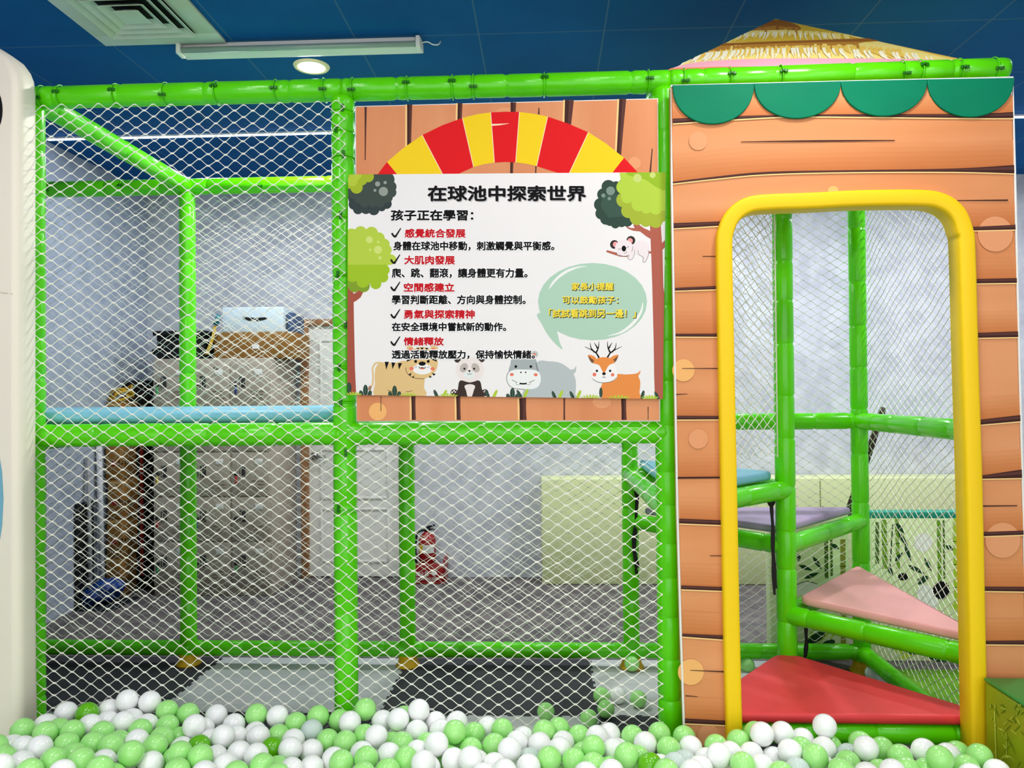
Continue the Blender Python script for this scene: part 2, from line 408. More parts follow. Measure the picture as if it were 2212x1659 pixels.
# the bars that carry the winding steps
PP = (1.04, 3.4)
pipe('step_bar', (XC+.05, YF-.008, .235), (XD-.05, YF-.008, .235), .3, (.42,), r=.04)
pipe('step_bar', (XC, YF, .235), (*PP, .235), .3, r=.04); pipe('step_bar', (XD, YF, .235), (*PP, .235), .3, r=.04)
for q, z in (((XD, YF), .478), ((XD, YB), .478), ((XD, YB), .775), ((XC, YB), .775), ((XC, YB), 1.02), ((XC, YF), 1.02)):
    pipe('step_bar', (*PP, z), (*q, z), .26, r=.04)
pipe('step_bar', (XC, YB, 1.02), (XC, YF, 1.02), .2, r=.04)
for x in (XL, XA, XB, XC, XD):
    FY = mat((230, 180, 10), .45, .4)
    m = MB().lathe((x, YB, ZP if XA <= x < XD else 0), [(.001, 0), (.064, 0), (.064, .006), (.054, .018), (.048, .036), (.046, .058), (.001, .058)], FY); m.build('foot', fr)
# ------------------------------------------------------------------ nets
def net(name, label, O, U, W, H, group=None, cw=.0668, ch=.0453, r=.00168, sides=4, fine=True, sag=.004, rope=True, V=Vector((0, 0, 1)), seed=0, cut=None):
    """diamond mesh of zigzag strands meeting at flat knots; O lower corner, U along, V up"""
    O, U, V = Vector(O), Vector(U).normalized(), Vector(V).normalized(); N = U.cross(V)
    ni = int(W/(cw/2)); nk = int(H/(ch/2)); cw = 2*W/ni; ch = 2*H/nk
    offs = (-.22, -.12, .12, .22) if fine else (-.13, .13); hy = (.085, .0, .0, .085) if fine else (.02, .02); hr = (1, 1.3, 1.3, 1) if fine else (1, 1)
    ii = np.arange(ni+1); col = []; dy = []; rr = []
    for o_, h, q in zip(offs, hy, hr): col.append(ii+o_); dy.append(np.full(ni+1, h)); rr.append(np.full(ni+1, q))
    X = np.stack(col, 1).ravel().clip(0, ni); D = np.stack(dy, 1).ravel(); Rr = np.stack(rr, 1).ravel(); I = np.repeat(ii, len(offs))
    base = np.arange(len(X)); allv = []; allf = []; vo = 0
    o3, u3, v3, n3 = (np.array(q) for q in (O, U, V, N))
    for k in range(nk):
        up = ((I+k) % 2 == 1)
        yk = np.where(up, k+1-D, k+D)+np.where(up, -.055, .055)
        x = X*cw/2; y = yk*ch/2
        s_ = seed*1.7
        wx = .006*np.sin(3.1*y+1.3*x+s_)+.004*np.sin(9*x-4*y+s_)+.003*np.sin(23*y+11*x)
        wy = .008*np.sin(2.3*x+s_+.8*y)+.004*np.sin(7*x+5*y)+.0025*np.sin(31*x+17*y)
        wn = sag*(np.sin(2.7*x+s_)*np.sin(2.1*y+1)+.5*np.sin(13*x+9*y))
        ex = np.minimum(1, np.minimum(x, W-x)/.06+.25)
        P = o3+np.outer(x+wx*ex, u3)+np.outer(y+wy, v3)+np.outer(wn, n3)
        if cut is not None:
            keep = cut(x, y)
        else: keep = np.ones(len(X), bool)
        ring = np.zeros((len(X), sides, 3))
        for j in range(sides):
            a = 2*math.pi*(j+.5)/sides
            ring[:, j] = P+np.outer(Rr*r*1.12*math.sin(a), v3)+np.outer(Rr*r*math.cos(a), n3)
        allv.append(ring.reshape(-1, 3))
        b = base[:-1][keep[:-1] & keep[1:]]
        for j in range(sides):
            l = (j+1) % sides
            allf.append(np.stack([vo+b*sides+j, vo+b*sides+l, vo+(b+1)*sides+l, vo+(b+1)*sides+j], 1))
        vo += len(X)*sides
    Vv = np.concatenate(allv); Ff = np.concatenate(allf)
    loc = np.array(O); Vv = Vv-loc
    me = bpy.data.meshes.new(name)
    me.vertices.add(len(Vv)); me.vertices.foreach_set('co', Vv.ravel())
    me.loops.add(Ff.size); me.loops.foreach_set('vertex_index', Ff.ravel().astype(np.int32))
    me.polygons.add(len(Ff)); me.polygons.foreach_set('loop_start', np.arange(0, Ff.size, 4, dtype=np.int32))
    me.polygons.foreach_set('use_smooth', np.ones(len(Ff), bool)); me.materials.append(NETM); me.update(calc_edges=True)
    o = bpy.data.objects.new(name, me); C.objects.link(o); o.location = loc; WL[o] = Vector(loc)
    tag(o, label, 'net', group)
    if rope:
        m = MB(); p = [O, O+V*H]
        m.tube(p, .003, NETM, 6); m.build('edge_rope', o); m = MB(); m.tube([O+U*W, O+U*W+V*H], .003, NETM, 6); m.build('edge_rope', o)
    return o
yn = YF-.052
net('safety_net', 'white diamond net over the open front bay with the blue platform behind it', (XA-.03, yn, .12), (1, 0, 0), XB+.02-XA+.03, ZT-.055-.12, seed=0, rope=False)
net('safety_net', 'white diamond net over the bay below the poster', (XB+.02, yn, .12), (1, 0, 0), XC-.03-XB-.02, 1.345-.12, seed=2, rope=False)
yb = YB+.05
for a, b, l, s in ((XL+.02, XA, 'white back net of the end bay beside the blue-lit wall', 3), (XA, XB, 'white back net in front of the lockers and the door', 4),
                   (XB, XC, 'white back net behind the fire extinguisher bay under the poster', 5), (XC, XD, 'white back net behind the winding steps', 6)):
    net('safety_net', l, (a+.01, yb, .14), (1, 0, 0), b-a-.02, ZT-.05-.14, fine=False, sides=4, r=.0016, seed=s, rope=False)
net('safety_net', 'white side net of the tower beside the bamboo print panels', (XD+.05, YB, .12), (0, -1, 0), YB-YF-.05, ZT-.05-.12, fine=False, r=.0016, seed=7, rope=False)
net('safety_net', 'white guard net laced to the middle post above the blue step', (1.0, 3.37, 1.16), (-.6, -.61, 0), .76, ZT-.1-1.16, fine=False, r=.0019, seed=8)
# ------------------------------------------------------------------ soft pads
def pad(name, label, cat, pts, z0, z1, m, bev=.014, group=None):
    o = MB().prism([(x, y, z0) for x, y in pts], (0, 0, z1-z0), m, bev, 3).build(name); return tag(o, label, cat, group)
def rounded(pts, r=.05, k=4):
    out = []; n = len(pts)
    for i in range(n):
        p = Vector(pts[i]); a = (Vector(pts[i-1])-p); b = (Vector(pts[(i+1) % n])-p)
        q = min(r, a.length*.4, b.length*.4); A = p+a.normalized()*q; B = p+b.normalized()*q
        for j in range(k+1):
            t = j/k; out.append(tuple(A*(1-t)**2+p*2*t*(1-t)+B*t*t))
    return out
VB = lambda c, c2: mat(c, .5, .35, ((5, 5, 5), c2, .6), (40, .15))
px_, py_ = PP
pad('step_pad', 'red triangular step pad, lowest of the winding steps inside the doorway', 'step pad',
    rounded([(XC+.05, YF-.046), (XD-.05, YF-.046), (px_+.03, py_-.02), (px_-.06, py_-.02)]), .276, .312, VB((226, 62, 64), (208, 50, 56)))
pad('step_pad', 'pink triangular step pad above the red one', 'step pad',
    rounded([(px_+.05, py_), (XD-.03, YF+.03), (XD-.03, YB-.03)]), .519, .556, VB((238, 170, 166), (228, 156, 156)))
pad('step_pad', 'mauve triangular step pad behind the middle post', 'step pad',
    rounded([(px_, py_+.045), (XD-.05, YB-.035), (XC+.05, YB-.035)]), .816, .852, VB((178, 154, 190), (164, 142, 178)))
pad('step_pad', 'pale blue triangular step pad under the guard net', 'step pad',
    rounded([(px_-.045, py_), (XC+.04, YB-.05), (XC+.04, YF+.05)]), 1.061, 1.10, VB((130, 190, 214), (116, 176, 204)))
pad('platform_pad', 'long pale blue floor pad on the platform behind the front net', 'platform pad',
    [(XL+.06, YF+.046), (XB-.05, YF+.046), (XB-.05, YB-.046), (XL+.06, YB-.046)], 1.345, 1.393, VB((132, 196, 220), (116, 182, 208)), .02)
# ------------------------------------------------------------------ plank panel behind the poster
Yw = YF-.062
S = Sheet((0, Yw, 0), (0, -1, 0))
wp = thing('plank_panel', 'orange wood-plank print panel with red and yellow striped arch, behind the poster', 'panel', (-.15, Yw, 1.34))
cor = [(766, 228), (1422, 211), (1427, 911), (769, 911)]
m = MB(); P3 = [S.pt(p, 0) for p in cor]; m.prism(P3, (0, .02, 0), WHITE, .006, 2)
m.build('backing_board', wp)
def planks_v(S):
    S.poly([(769, 231), (1420, 214), (1424, 908), (771, 909)], ORANGEV)
    for x, y, r in ((1091, 262, 30), (1371, 352, 13)): S.ell(x, y, r, TANF)
    S.ell(816, 889, 19, TANC, 19); S.ell(1300, 868, 20, TANF, 14)
    L = S.line
    def pl(top, bot, w0, w1, cr=0):
        (xa, ya), (xb, yb) = top, bot
        L([(xa, ya, w0), ((xa+xb)/2, (ya+yb)/2, (w0+w1)/2*.9), (xb, yb, w1)], DARK)
        L([(xa+w0*.2, ya, w0*.45), (xb+w1*.2, yb, w1*.45)], DARK2)
        if cr: L([(xa+cr*(w0/2+2), ya, 3.5), (xb+cr*(w1/2+2), yb, 3.5)], CREAM)
    pl((790, 231), (789, 346), 5, 2); pl((885, 226), (883, 378), 11, 8, -1); pl((994, 223), (989, 378), 10, 8, -1)
    pl((1109, 221), (1105, 378), 12, 6); pl((1230, 216), (1219, 378), 19, 8, -1); pl((1345, 214), (1334, 378), 15, 9, -1)
    pl((1164, 233), (1164, 247), 2, 4); pl((1409, 321), (1404, 378), 2, 4); pl((1158, 356), (1157, 378), 3, 3)
    pl((823, 856), (823, 888), 1.5, 1.5); pl((893, 856), (894, 907), 9, 9, -1); pl((990, 856), (991, 907), 9, 9, -1)
    pl((1129, 860), (1130, 907), 15, 15, -1); pl((1219, 860), (1219, 907), 3.5, 3.5); pl((1347, 860), (1348, 907), 11, 11); pl((1400, 879), (1400, 907), 2, 1.5)
planks_v(S); S.take().build('plank_print', wp)
RED, YEL = ink(226, 26, 32), ink(246, 208, 34)
ou = [(815, 378), (836, 350), (870, 321), (912, 292), (955, 271), (999, 255), (1030, 247), (1060, 243), (1091, 241.5), (1122, 242), (1153, 246), (1183, 252), (1227, 267), (1271, 286), (1310, 311), (1348, 341), (1383, 378)]
inn = [(859, 378), (859, 378), (905, 378), (957, 378), (985, 378), (1023, 361), (1045, 355), (1068, 351.5), (1091, 350), (1114, 351), (1137, 354), (1159, 359), (1200, 372), (1228, 378), (1280, 378), (1319, 378), (1319, 378)]
seq = [(0, 1, RED), (1, 3, YEL), (3, 5, RED), (5, 7, YEL), (7, 9, RED), (9, 11, YEL), (11, 13, RED), (13, 15, YEL), (15, 16, RED)]
edge = ink(250, 226, 190)
for a, b, c in seq:
    S.poly([ou[i] for i in range(a, b+1)]+[inn[i] for i in range(b, a-1, -1)], c)
for i in (3, 5, 7, 9, 11, 13): S.line([ou[i], inn[i]], edge, 1.5, False)
S.line([(1062, 270, 4), (1080, 269, 3), (1099, 267, .5)], edge)
S.take().build('arch_print', wp)
# ------------------------------------------------------------------ the poster
Yp = YF-.071
PC = [(752, 377), (1438, 372), (1432, 862), (750, 853)]
S = Sheet((0, Yp, 0), (0, -1, 0), cl=PC, step=2e-6, base=2e-4)
po = thing('poster', 'large white paper poster with Chinese text and cartoon animals hung over the arch panel', 'poster', tuple(at(1093, 858, Yp)))
PW = mat((238, 234, 232), .45, .35, ((2, 2, 2), (230, 227, 226), .5), (9, .06))
m = MB(); m.prism([S.pt(p, 0) for p in PC], (0, .0012, 0), PW); m.build('sheet', po)
BR, BR2 = ink(166, 84, 66), ink(150, 72, 58)
K, KD = ink(8, 8, 10), ink(52, 60, 58)
# trees
q = T(740, 370, 6.144)
dk, dk2, dot = ink(64, 76, 70), ink(52, 64, 64), ink(146, 154, 144)
for x, y, r in ((205, 505, 66), (150, 440, 70), (310, 490, 78), (415, 510, 74), (520, 478, 54), (585, 432, 68)): S.ell(*q(x, y)[0], r/6.144, dk2)
S.poly(q(60, 300, 600, 300, 560, 480, 420, 530, 240, 530, 100, 470), dk2)
for x, y, r in ((590, 110, 100), (645, 205, 72), (645, 280, 70), (600, 350, 66), (500, 420, 62), (400, 420, 58), (290, 430, 52), (210, 380, 46)): S.ell(*q(x, y)[0], r/6.144, dk)
S.poly(q(60, 20, 600, 20, 650, 280, 560, 420, 300, 440, 60, 330), dk)
ol, ol2 = ink(164, 182, 44), ink(180, 198, 60)
for x, y, r in ((340, 70, 76), (250, 110, 80), (185, 215, 82), (120, 120, 70)): S.ell(*q(x, y)[0], r/6.144, ol)
S.poly(q(60, 20, 340, 20, 250, 150, 110, 230, 60, 230), ol)
S.ell(*q(130, 130)[0], 11.5, ol2); S.ell(*q(180, 45)[0], 12, ol2)
for x, y, r in ((465, 168, 34), (565, 150, 22), (542, 268, 61), (430, 253, 20)): S.ell(*q(x, y)[0], r/6.144, dot)
lm, lm2, lm3, ldot = ink(158, 192, 40), ink(180, 204, 70), ink(128, 158, 44), ink(206, 220, 118)
q2 = T(740, 600, 6.144)
S.poly(q2(62, 100, 100, 160, 140, 190, 145, 215, 190, 190, 235, 150, 275, 190, 240, 260, 190, 300, 148, 325, 152, 600, 165, 1200, 182, 1570, 40, 1570, 40, 100), BR)
for x, y, r in ((280, 110, 82), (160, 110, 84), (90, 40, 80)): S.ell(*q2(x, y)[0], r/6.144, lm3)
for x, y, r in ((120, 850, 90), (240, 815, 86), (385, 822, 86), (485, 885, 74), (555, 965, 70), (582, 1045, 70), (560, 1310, 66), (535, 1405, 72), (440, 1490, 75), (270, 1460, 85), (130, 1390, 80)): S.ell(*q(x, y)[0], r/6.144, lm if y > 1250 else lm2)
S.ell(*q(610, 1170)[0], 17, lm2, 12)
S.poly(q(40, 800, 240, 770, 400, 800, 520, 900, 590, 1050, 600, 1250, 40, 1250), lm2)
S.poly(q(40, 1240, 600, 1240, 560, 1420, 440, 1500, 270, 1480, 40, 1420), lm)
S.ell(*q2(440, 85)[0], 10.5, lm)
for x, y, r in ((355, 908, 46), (473, 937, 17), (470, 1042, 53), (367, 1043, 16), (497, 1150, 23)): S.ell(*q(x, y)[0], r/6.144, ldot)
S.take().build('tree_print', po)
q3 = T(1080, 370, 5.978); q5 = T(1080, 560, 5.351)
BRR = ink(176, 96, 80)
S.poly([(1404, 485), (1407, 560), (1409, 620), (1412, 740), (1413, 810), (1415, 870), (1433, 870), (1434, 740), (1436, 640), (1433, 620), (1431, 540), (1440, 530), (1440, 515), (1430, 525), (1427, 480)], BRR)
S.poly(q3(1615, 700, 1680, 730, 1740, 735, 1720, 690, 1780, 680, 1860, 735, 1950, 775, 1955, 880, 1890, 840, 1810, 778, 1720, 768, 1650, 740), BRR)
S.poly(q3(1380, 1018, 1500, 1050, 1520, 1085, 1650, 1090, 1650, 1105, 1540, 1100, 1372, 1042), BRR); S.poly(q3(1900, 1030, 1960, 1036, 1960, 1062, 1900, 1058), BRR)
g1, g2, gd = ink(50, 72, 62), ink(60, 86, 74), ink(122, 142, 132)
for x, y, r in ((1400, 200, 88), (1500, 205, 76), (1335, 300, 80), (1300, 430, 86), (1310, 545, 78), (1370, 615, 76), (1420, 640, 66), (1490, 680, 58), (1570, 660, 62), (1645, 645, 70), (1570, 140, 30)): S.ell(*q3(x, y)[0], r/5.978, g1)
S.poly(q3(1350, 200, 1560, 130, 1720, 640, 1400, 660, 1280, 450), g1)
S.poly(q3(1340, 300, 1560, 300, 1640, 580, 1400, 600, 1300, 450), g2)
for x, y, r in ((1428, 253, 57), (1335, 313, 27), (1412, 353, 22)): S.ell(*q3(x, y)[0], r/5.978, gd)
l1, l2, l3 = ink(164, 180, 56), ink(178, 206, 70), ink(150, 186, 44)
for x, y, r in ((1600, 370, 98), (1660, 510, 95), (1770, 600, 95), (1885, 640, 78), (2010, 640, 92), (2090, 560, 90)): S.ell(*q3(x, y)[0], r/5.978, l1)
S.poly(q3(1560, 300, 2150, 100, 2150, 640, 1980, 690, 1800, 640, 1620, 480), l1)
for x, y, r in ((1595, 205, 92), (1645, 330, 84), (1790, 425, 92), (1890, 475, 72), (2010, 475, 84), (2110, 430, 80)): S.ell(*q3(x, y)[0], r/5.978, l2)
S.poly(q3(1545, 20, 2150, 10, 2150, 470, 1800, 460, 1600, 300, 1560, 120), l2)
S.spoly(q3(1640, 18, 2150, 8, 2150, 240, 2010, 200, 1880, 110, 1740, 80), l3)
for x, y, r in ((1775, 88, 55), (1972, 50, 38)): S.ell(*q3(x, y)[0], r/5.978, ink(196, 212, 120))
S.take().build('tree_print', po)
# koala
pk, pk2, rose = ink(236, 224, 226), ink(228, 216, 220), ink(240, 160, 156)
E_ = lambda q, k, x, y, r, m, ry=None, rot=0: S.ell(*q(x, y)[0], r/k, m, ry/k if ry else None, rot)
k3 = 5.978
E_(q3, k3, 1825, 995, 102, pk, 100)
S.spoly(q3(1775, 1020, 1800, 1080, 1850, 1110, 1845, 1165, 1862, 1176, 1890, 1150, 1925, 1050, 1900, 980, 1830, 960), pk)
S.line(q3(1780, 1020, 1795, 1075, 1850, 1110, 1845, 1160, 1862, 1176, 1890, 1150, 1922, 1060, 1912, 1020), KD, .8)
E_(q3, k3, 1478, 945, 56, ink(48, 42, 44)); E_(q3, k3, 1690, 893, 57, ink(48, 42, 44)); E_(q3, k3, 1492, 945, 35, rose); E_(q3, k3, 1680, 898, 35, rose)
E_(q3, k3, 1604, 990, 118, pk, 104); S.line(q3(1500, 1050, 1540, 1085, 1610, 1098, 1680, 1070, 1712, 1010, 1715, 960), KD, .7)
E_(q3, k3, 1695, 1090, 34, pk, 52, 20); S.line(q3(1735, 1015, 1738, 1060, 1715, 1125, 1680, 1142, 1652, 1120, 1670, 1080), KD, .7)
E_(q3, k3, 1600, 998, 29, K, 38); S.line(q3(1525, 1000, 1542, 1012, 1560, 992), K, .8); S.line(q3(1632, 985, 1650, 985, 1662, 965), K, .8); S.line(q3(1600, 1060, 1622, 1056, 1638, 1034), K, .8)
S.take().build('koala_print', po)
# speech bubble
bub = ink(174, 206, 184); k5 = 5.351
E_(q5, k5, 1070, 490, 630, bub, 447)
S.spoly(q5(450, 620, 490, 760, 560, 880, 640, 975, 722, 1042, 690, 960, 672, 880, 668, 830, 800, 860, 900, 700), bub)
S.spoly(q5(565, 345, 600, 270, 680, 185, 780, 120, 900, 85, 1010, 80, 890, 105, 760, 165, 660, 240, 600, 310), WHITE)
S.spoly(q5(1652, 495, 1648, 590, 1600, 690, 1510, 790, 1390, 860, 1235, 888, 1370, 845, 1470, 780, 1560, 690, 1620, 600), WHITE)
S.take().build('speech_bubble', po)
# animals
k4 = 6.144
tan, tan2, ora, blush = ink(224, 190, 132), ink(206, 164, 122), ink(232, 142, 72), ink(234, 120, 96)
S.line(q2(520, 1128, 440, 1135, 400, 1200, 405, 1300, 400, 1400, 385, 1440), tan, 3.6); E_(q2, k4, 362, 1465, 22, ink(170, 128, 100), 34, 20)
S.spoly(q2(428, 1250, 450, 1175, 520, 1125, 700, 1130, 850, 1110, 1000, 1300, 1085, 1330, 1080, 1450, 1070, 1580, 460, 1580, 430, 1400), tan)
for a in ((560, 1115, 615, 1115, 580, 1222), (650, 1122, 702, 1128, 662, 1216), (735, 1133, 792, 1132, 748, 1221)): S.poly(q2(*a), K)
E_(q2, k4, 895, 945, 47, tan); E_(q2, k4, 1215, 940, 50, tan); E_(q2, k4, 905, 955, 26, blush); E_(q2, k4, 1205, 955, 26, blush)
E_(q2, k4, 1052, 1130, 212, tan, 212)
for a in ((975, 930, 1012, 930, 1018, 968), (1033, 928, 1077, 928, 1055, 972), (1100, 930, 1142, 930, 1108, 968), (848, 1118, 868, 1068, 948, 1072), (1254, 1118, 1240, 1072, 1166, 1078),
          (868, 1290, 915, 1258, 905, 1298), (1238, 1278, 1184, 1262, 1210, 1302), (918, 1322, 955, 1294, 942, 1332), (1148, 1298, 1192, 1316, 1154, 1328)): S.poly(q2(*a), K)
E_(q2, k4, 1060, 1212, 130, WHITE, 72); E_(q2, k4, 1057, 1140, 47, K, 28); E_(q2, k4, 970, 1110, 20, K); E_(q2, k4, 1137, 1110, 20, K)
E_(q2, k4, 915, 1205, 30, blush, 22); E_(q2, k4, 1195, 1208, 28, blush, 22); E_(q2, k4, 1058, 1205, 26, blush, 12)
S.line(q2(1014, 1180, 1026, 1200, 1057, 1190, 1090, 1202, 1100, 1180), K, 1.6)
for x, y in ((960, 1190), (975, 1172), (980, 1185), (1128, 1190), (1145, 1174), (1148, 1192)): E_(q2, k4, x, y, 5, K)
S.line(q2(838, 1190, 855, 1260, 930, 1322, 1010, 1338, 1088, 1340), K, 1); S.line(q2(595, 1490, 650, 1507, 730, 1512), K, .9); S.line(q2(840, 1512, 890, 1508, 930, 1500), K, .9)
S.take().build('tiger_print', po)
pd, pb = ink(236, 224, 220), ink(62, 48, 44)
E_(q2, k4, 1480, 1525, 46, pb); E_(q2, k4, 1890, 1525, 46, pb)
for x, y in ((1455, 1520), (1480, 1500), (1500, 1520), (1870, 1520), (1890, 1500), (1912, 1518)): E_(q2, k4, x, y, 12, pd)
S.spoly(q2(1560, 1365, 1690, 1390, 1815, 1365, 1850, 1480, 1870, 1580, 1500, 1580, 1530, 1480), pb)
S.spoly(q2(1620, 1435, 1690, 1412, 1757, 1435, 1740, 1500, 1712, 1580, 1662, 1580, 1640, 1500), pd)
E_(q2, k4, 1525, 1085, 42, pb); E_(q2, k4, 1845, 1080, 42, pb); E_(q2, k4, 1690, 1220, 186, pd, 166)
gp = ink(190, 180, 172)
E_(q2, k4, 1610, 1195, 50, gp, 66, 30); E_(q2, k4, 1765, 1195, 50, gp, 66, -30); E_(q2, k4, 1617, 1208, 14, K); E_(q2, k4, 1747, 1208, 14, K)
E_(q2, k4, 1683, 1288, 70, ink(226, 232, 230), 46); S.spoly(q2(1664, 1230, 1702, 1230, 1684, 1250), K); S.line(q2(1684, 1248, 1684, 1275), K, .8); S.line(q2(1652, 1268, 1668, 1284, 1684, 1274, 1700, 1284, 1716, 1266), K, .8)
S.take().build('panda_print', po)
hg, hg2 = ink(182, 190, 190), ink(166, 174, 174)
S.spoly(q5(300, 1450, 420, 1195, 560, 1180, 700, 1200, 820, 1285, 875, 1400, 872, 1560, 860, 1620, 270, 1620, 265, 1540), hg)
S.spoly(q5(800, 1280, 855, 1270, 880, 1235, 875, 1300, 840, 1325), hg)
E_(q5, k5, 402, 1098, 38, hg); E_(q5, k5, 395, 1105, 20, blush)
S.spoly(q5(112, 1300, 120, 1220, 145, 1150, 280, 1130, 405, 1150, 430, 1220, 445, 1300, 280, 1330), hg2); S.line(q5(415, 1195, 428, 1250, 440, 1295), K, .9)
S.spoly(q5(78, 1390, 100, 1310, 170, 1278, 275, 1275, 400, 1280, 458, 1320, 472, 1400, 440, 1475, 370, 1500, 275, 1500, 150, 1490, 95, 1445), ink(236, 238, 236))
S.line(q5(110, 1290, 82, 1340, 82, 1410, 120, 1470, 190, 1498, 280, 1505), K, .9)
E_(q5, k5, 137, 1333, 23, blush, 18); E_(q5, k5, 413, 1335, 23, blush, 18); E_(q5, k5, 183, 1241, 16, K); E_(q5, k5, 357, 1241, 16, K); E_(q5, k5, 242, 1308, 9, K); E_(q5, k5, 297, 1308, 9, K)
S.line(q5(138, 1393, 190, 1420, 270, 1434, 345, 1420, 400, 1397), K, 1); S.spoly(q5(225, 1430, 270, 1434, 310, 1430, 300, 1446, 235, 1446), K)
for x in (208, 328): E_(q5, k5, x, 1436, 22, WHITE, 14); S.line(q5(x-22, 1425, x-18, 1445, x, 1451, x+18, 1445, x+22, 1425), K, .7)
S.take().build('hippo_print', po)
S.spoly(q5(1185, 1430, 1300, 1380, 1360, 1328, 1450, 1332, 1550, 1325, 1598, 1312, 1622, 1283, 1618, 1320, 1600, 1352, 1622, 1420, 1612, 1540, 1600, 1620, 1190, 1620), ora)
for sx in (1, -1):
    X = lambda *p: [v if i % 2 else (1193+sx*(v-1193)) for i, v in enumerate(p)]
    for a in ((1145, 1140, 1115, 1088, 1060, 1050, 980, 1010), (1095, 1075, 1055, 1030, 1042, 965), (1112, 1078, 1138, 1020, 1144, 950), (1128, 1030, 1112, 1000, 1090, 965)):
        pts = q5(*X(*a)); n = len(pts); S.line([(p[0], p[1], 3.6-2.8*i/(n-1)) for i, p in enumerate(pts)], K)
    S.spoly(q5(*X(1015, 1108, 1070, 1114, 1112, 1148, 1090, 1205, 1045, 1170)), ora); S.spoly(q5(*X(1022, 1120, 1050, 1140, 1085, 1170, 1070, 1200, 1040, 1170)), ink(120, 82, 56))
S.spoly(q5(1062, 1380, 1070, 1270, 1120, 1180, 1205, 1140, 1290, 1170, 1340, 1260, 1352, 1365, 1290, 1415, 1205, 1428, 1120, 1415), ink(242, 238, 236))
S.spoly(q5(1082, 1200, 1120, 1150, 1200, 1132, 1290, 1150, 1325, 1195, 1262, 1225, 1222, 1290, 1203, 1325, 1182, 1290, 1145, 1225), ora)
E_(q5, k5, 1120, 1290, 14, K); E_(q5, k5, 1273, 1290, 14, K); E_(q5, k5, 1202, 1323, 22, K, 15); E_(q5, k5, 1092, 1333, 22, blush); E_(q5, k5, 1302, 1335, 20, blush)
S.line(q5(1202, 1338, 1202, 1366), K, .8); S.line(q5(1180, 1360, 1202, 1368, 1226, 1360), K, .8); S.line(q5(1070, 1378, 1120, 1414, 1205, 1428, 1300, 1408, 1348, 1366), K, .9)
S.take().build('deer_print', po)
# undergrowth along the lower edge
dg, lg = ink(44, 70, 58), ink(178, 202, 66)
def leaf(x, y, w, h, rot, m): S.ell(x, y, w, m, h, rot); S.line([(x+h*.8*math.sin(math.radians(rot)), y-h*.8*math.cos(math.radians(rot))), (x, y+h*.7)], ink(120, 140, 120), .5, False)
def fan(x, y, w, h):
    for i in range(7):
        a = math.radians(-66+22*i); S.poly([(x+w*.12*(i-3)-2.2, y), (x+w*.12*(i-3)+w*.35*math.sin(a)-2, y-h*math.cos(a*.8)), (x+w*.12*(i-3)+w*.35*math.sin(a)+2, y-h*math.cos(a*.8)+1), (x+w*.12*(i-3)+2.2, y)], lg)
for x, y in ((789.6, 851), (852.5, 853), (1107, 858), (754, 846)):
    leaf(x, y-8, 5.2, 12, 0, dg)
    if x > 760: leaf(x-9, y, 4.4, 8, -16, dg); leaf(x+9, y, 4.4, 8, 16, dg)
    S.take().build('plant_print', po)
for x, y, r in ((942, 852, -24), (1053, 852, -22), (1122, 852, -30), (1197, 855, -22), (1236, 855, -26), (1298, 848, 0), (1388, 854, 14), (1419, 856, -24)):
    leaf(x, y, 3.6, 11, r, dg); S.take().build('plant_print', po)
for x, y, r in ((960, 852, 26), (1069, 852, 26), (1136, 850, 24), (1211, 853, 24), (1250, 853, 24)): S.ell(x, y, 3.4, lg, 11, r); S.take().build('leaf_print', po)
for x, y, w in ((763, 855, 26), (881, 857, 26), (967, 858, 30), (1275, 861, 30), (1336, 862, 34), (1403, 862, 26)): fan(x, y+1, w, 10); S.take().build('grass_print', po)
# lettering
RD, YT, GS = ink(196, 22, 34), ink(248, 222, 72), ink(188, 186, 190)
HALO = ink(244, 242, 242)
S.text('在球池中探索世界', (925, 402, 1265, 434), GS, 1, (2, 2)); S.text('在球池中探索世界', (925, 402, 1265, 434), K, 1.3)
S.take().build('title_lettering', po)
BODY = [('孩子正在學習：', (845, 454, 1022, 476)), ('身體在球池中移動，刺激觸覺與平衡感。', (850, 522, 1197, 541)), ('爬、跳、翻滾，讓身體更有力量。', (847, 580, 1139, 600)), ('學習判斷距離、方向與身體控制。', (847, 638, 1135, 657)),
        ('在安全環境中嘗試新的動作。', (847, 697, 1093, 715)), ('透過活動釋放壓力，保持愉快情緒。', (847, 757, 1155, 775))]
for t_, b_ in BODY:
    S.text(t_, b_, HALO, 2.8); S.text(t_, b_, K, .75 if b_[1] > 500 else 1.0); S.take().build('body_lettering', po)
for t_, b_ in (('感覺統合發展', (875, 495, 1005, 513)), ('大肌肉發展', (874, 553, 982, 571)), ('空間感建立', (873, 612, 981, 630)), ('勇氣與探索精神', (873, 670, 1025, 688)), ('情緒釋放', (873, 729, 958, 746))):
    S.text(t_, b_, HALO, 2.2); S.text(t_, b_, RD, .85); S.take().build('heading_lettering', po)
for x, y in ((845, 492), (843, 549), (843, 608), (843, 667), (843, 726)):
    S.line([(x+1.5, y+11.5, 3.6), (x+5, y+17, 4), (x+9, y+19.2, 4.2), (x+12, y+15, 3.4), (x+21, y+1, 2.2)], K)
    S.take().build('tick_mark', po)
for t_, b_ in (('家長小提醒', (1235, 611, 1325, 627)), ('可以鼓勵孩子：', (1215, 640, 1335, 656)), ('「試試看跳到另一邊！」', (1186, 668, 1373, 686))):
    S.text(t_, b_, K, .45, (1.4, 1.4)); S.text(t_, b_, YT, .45); S.take().build('bubble_lettering', po)
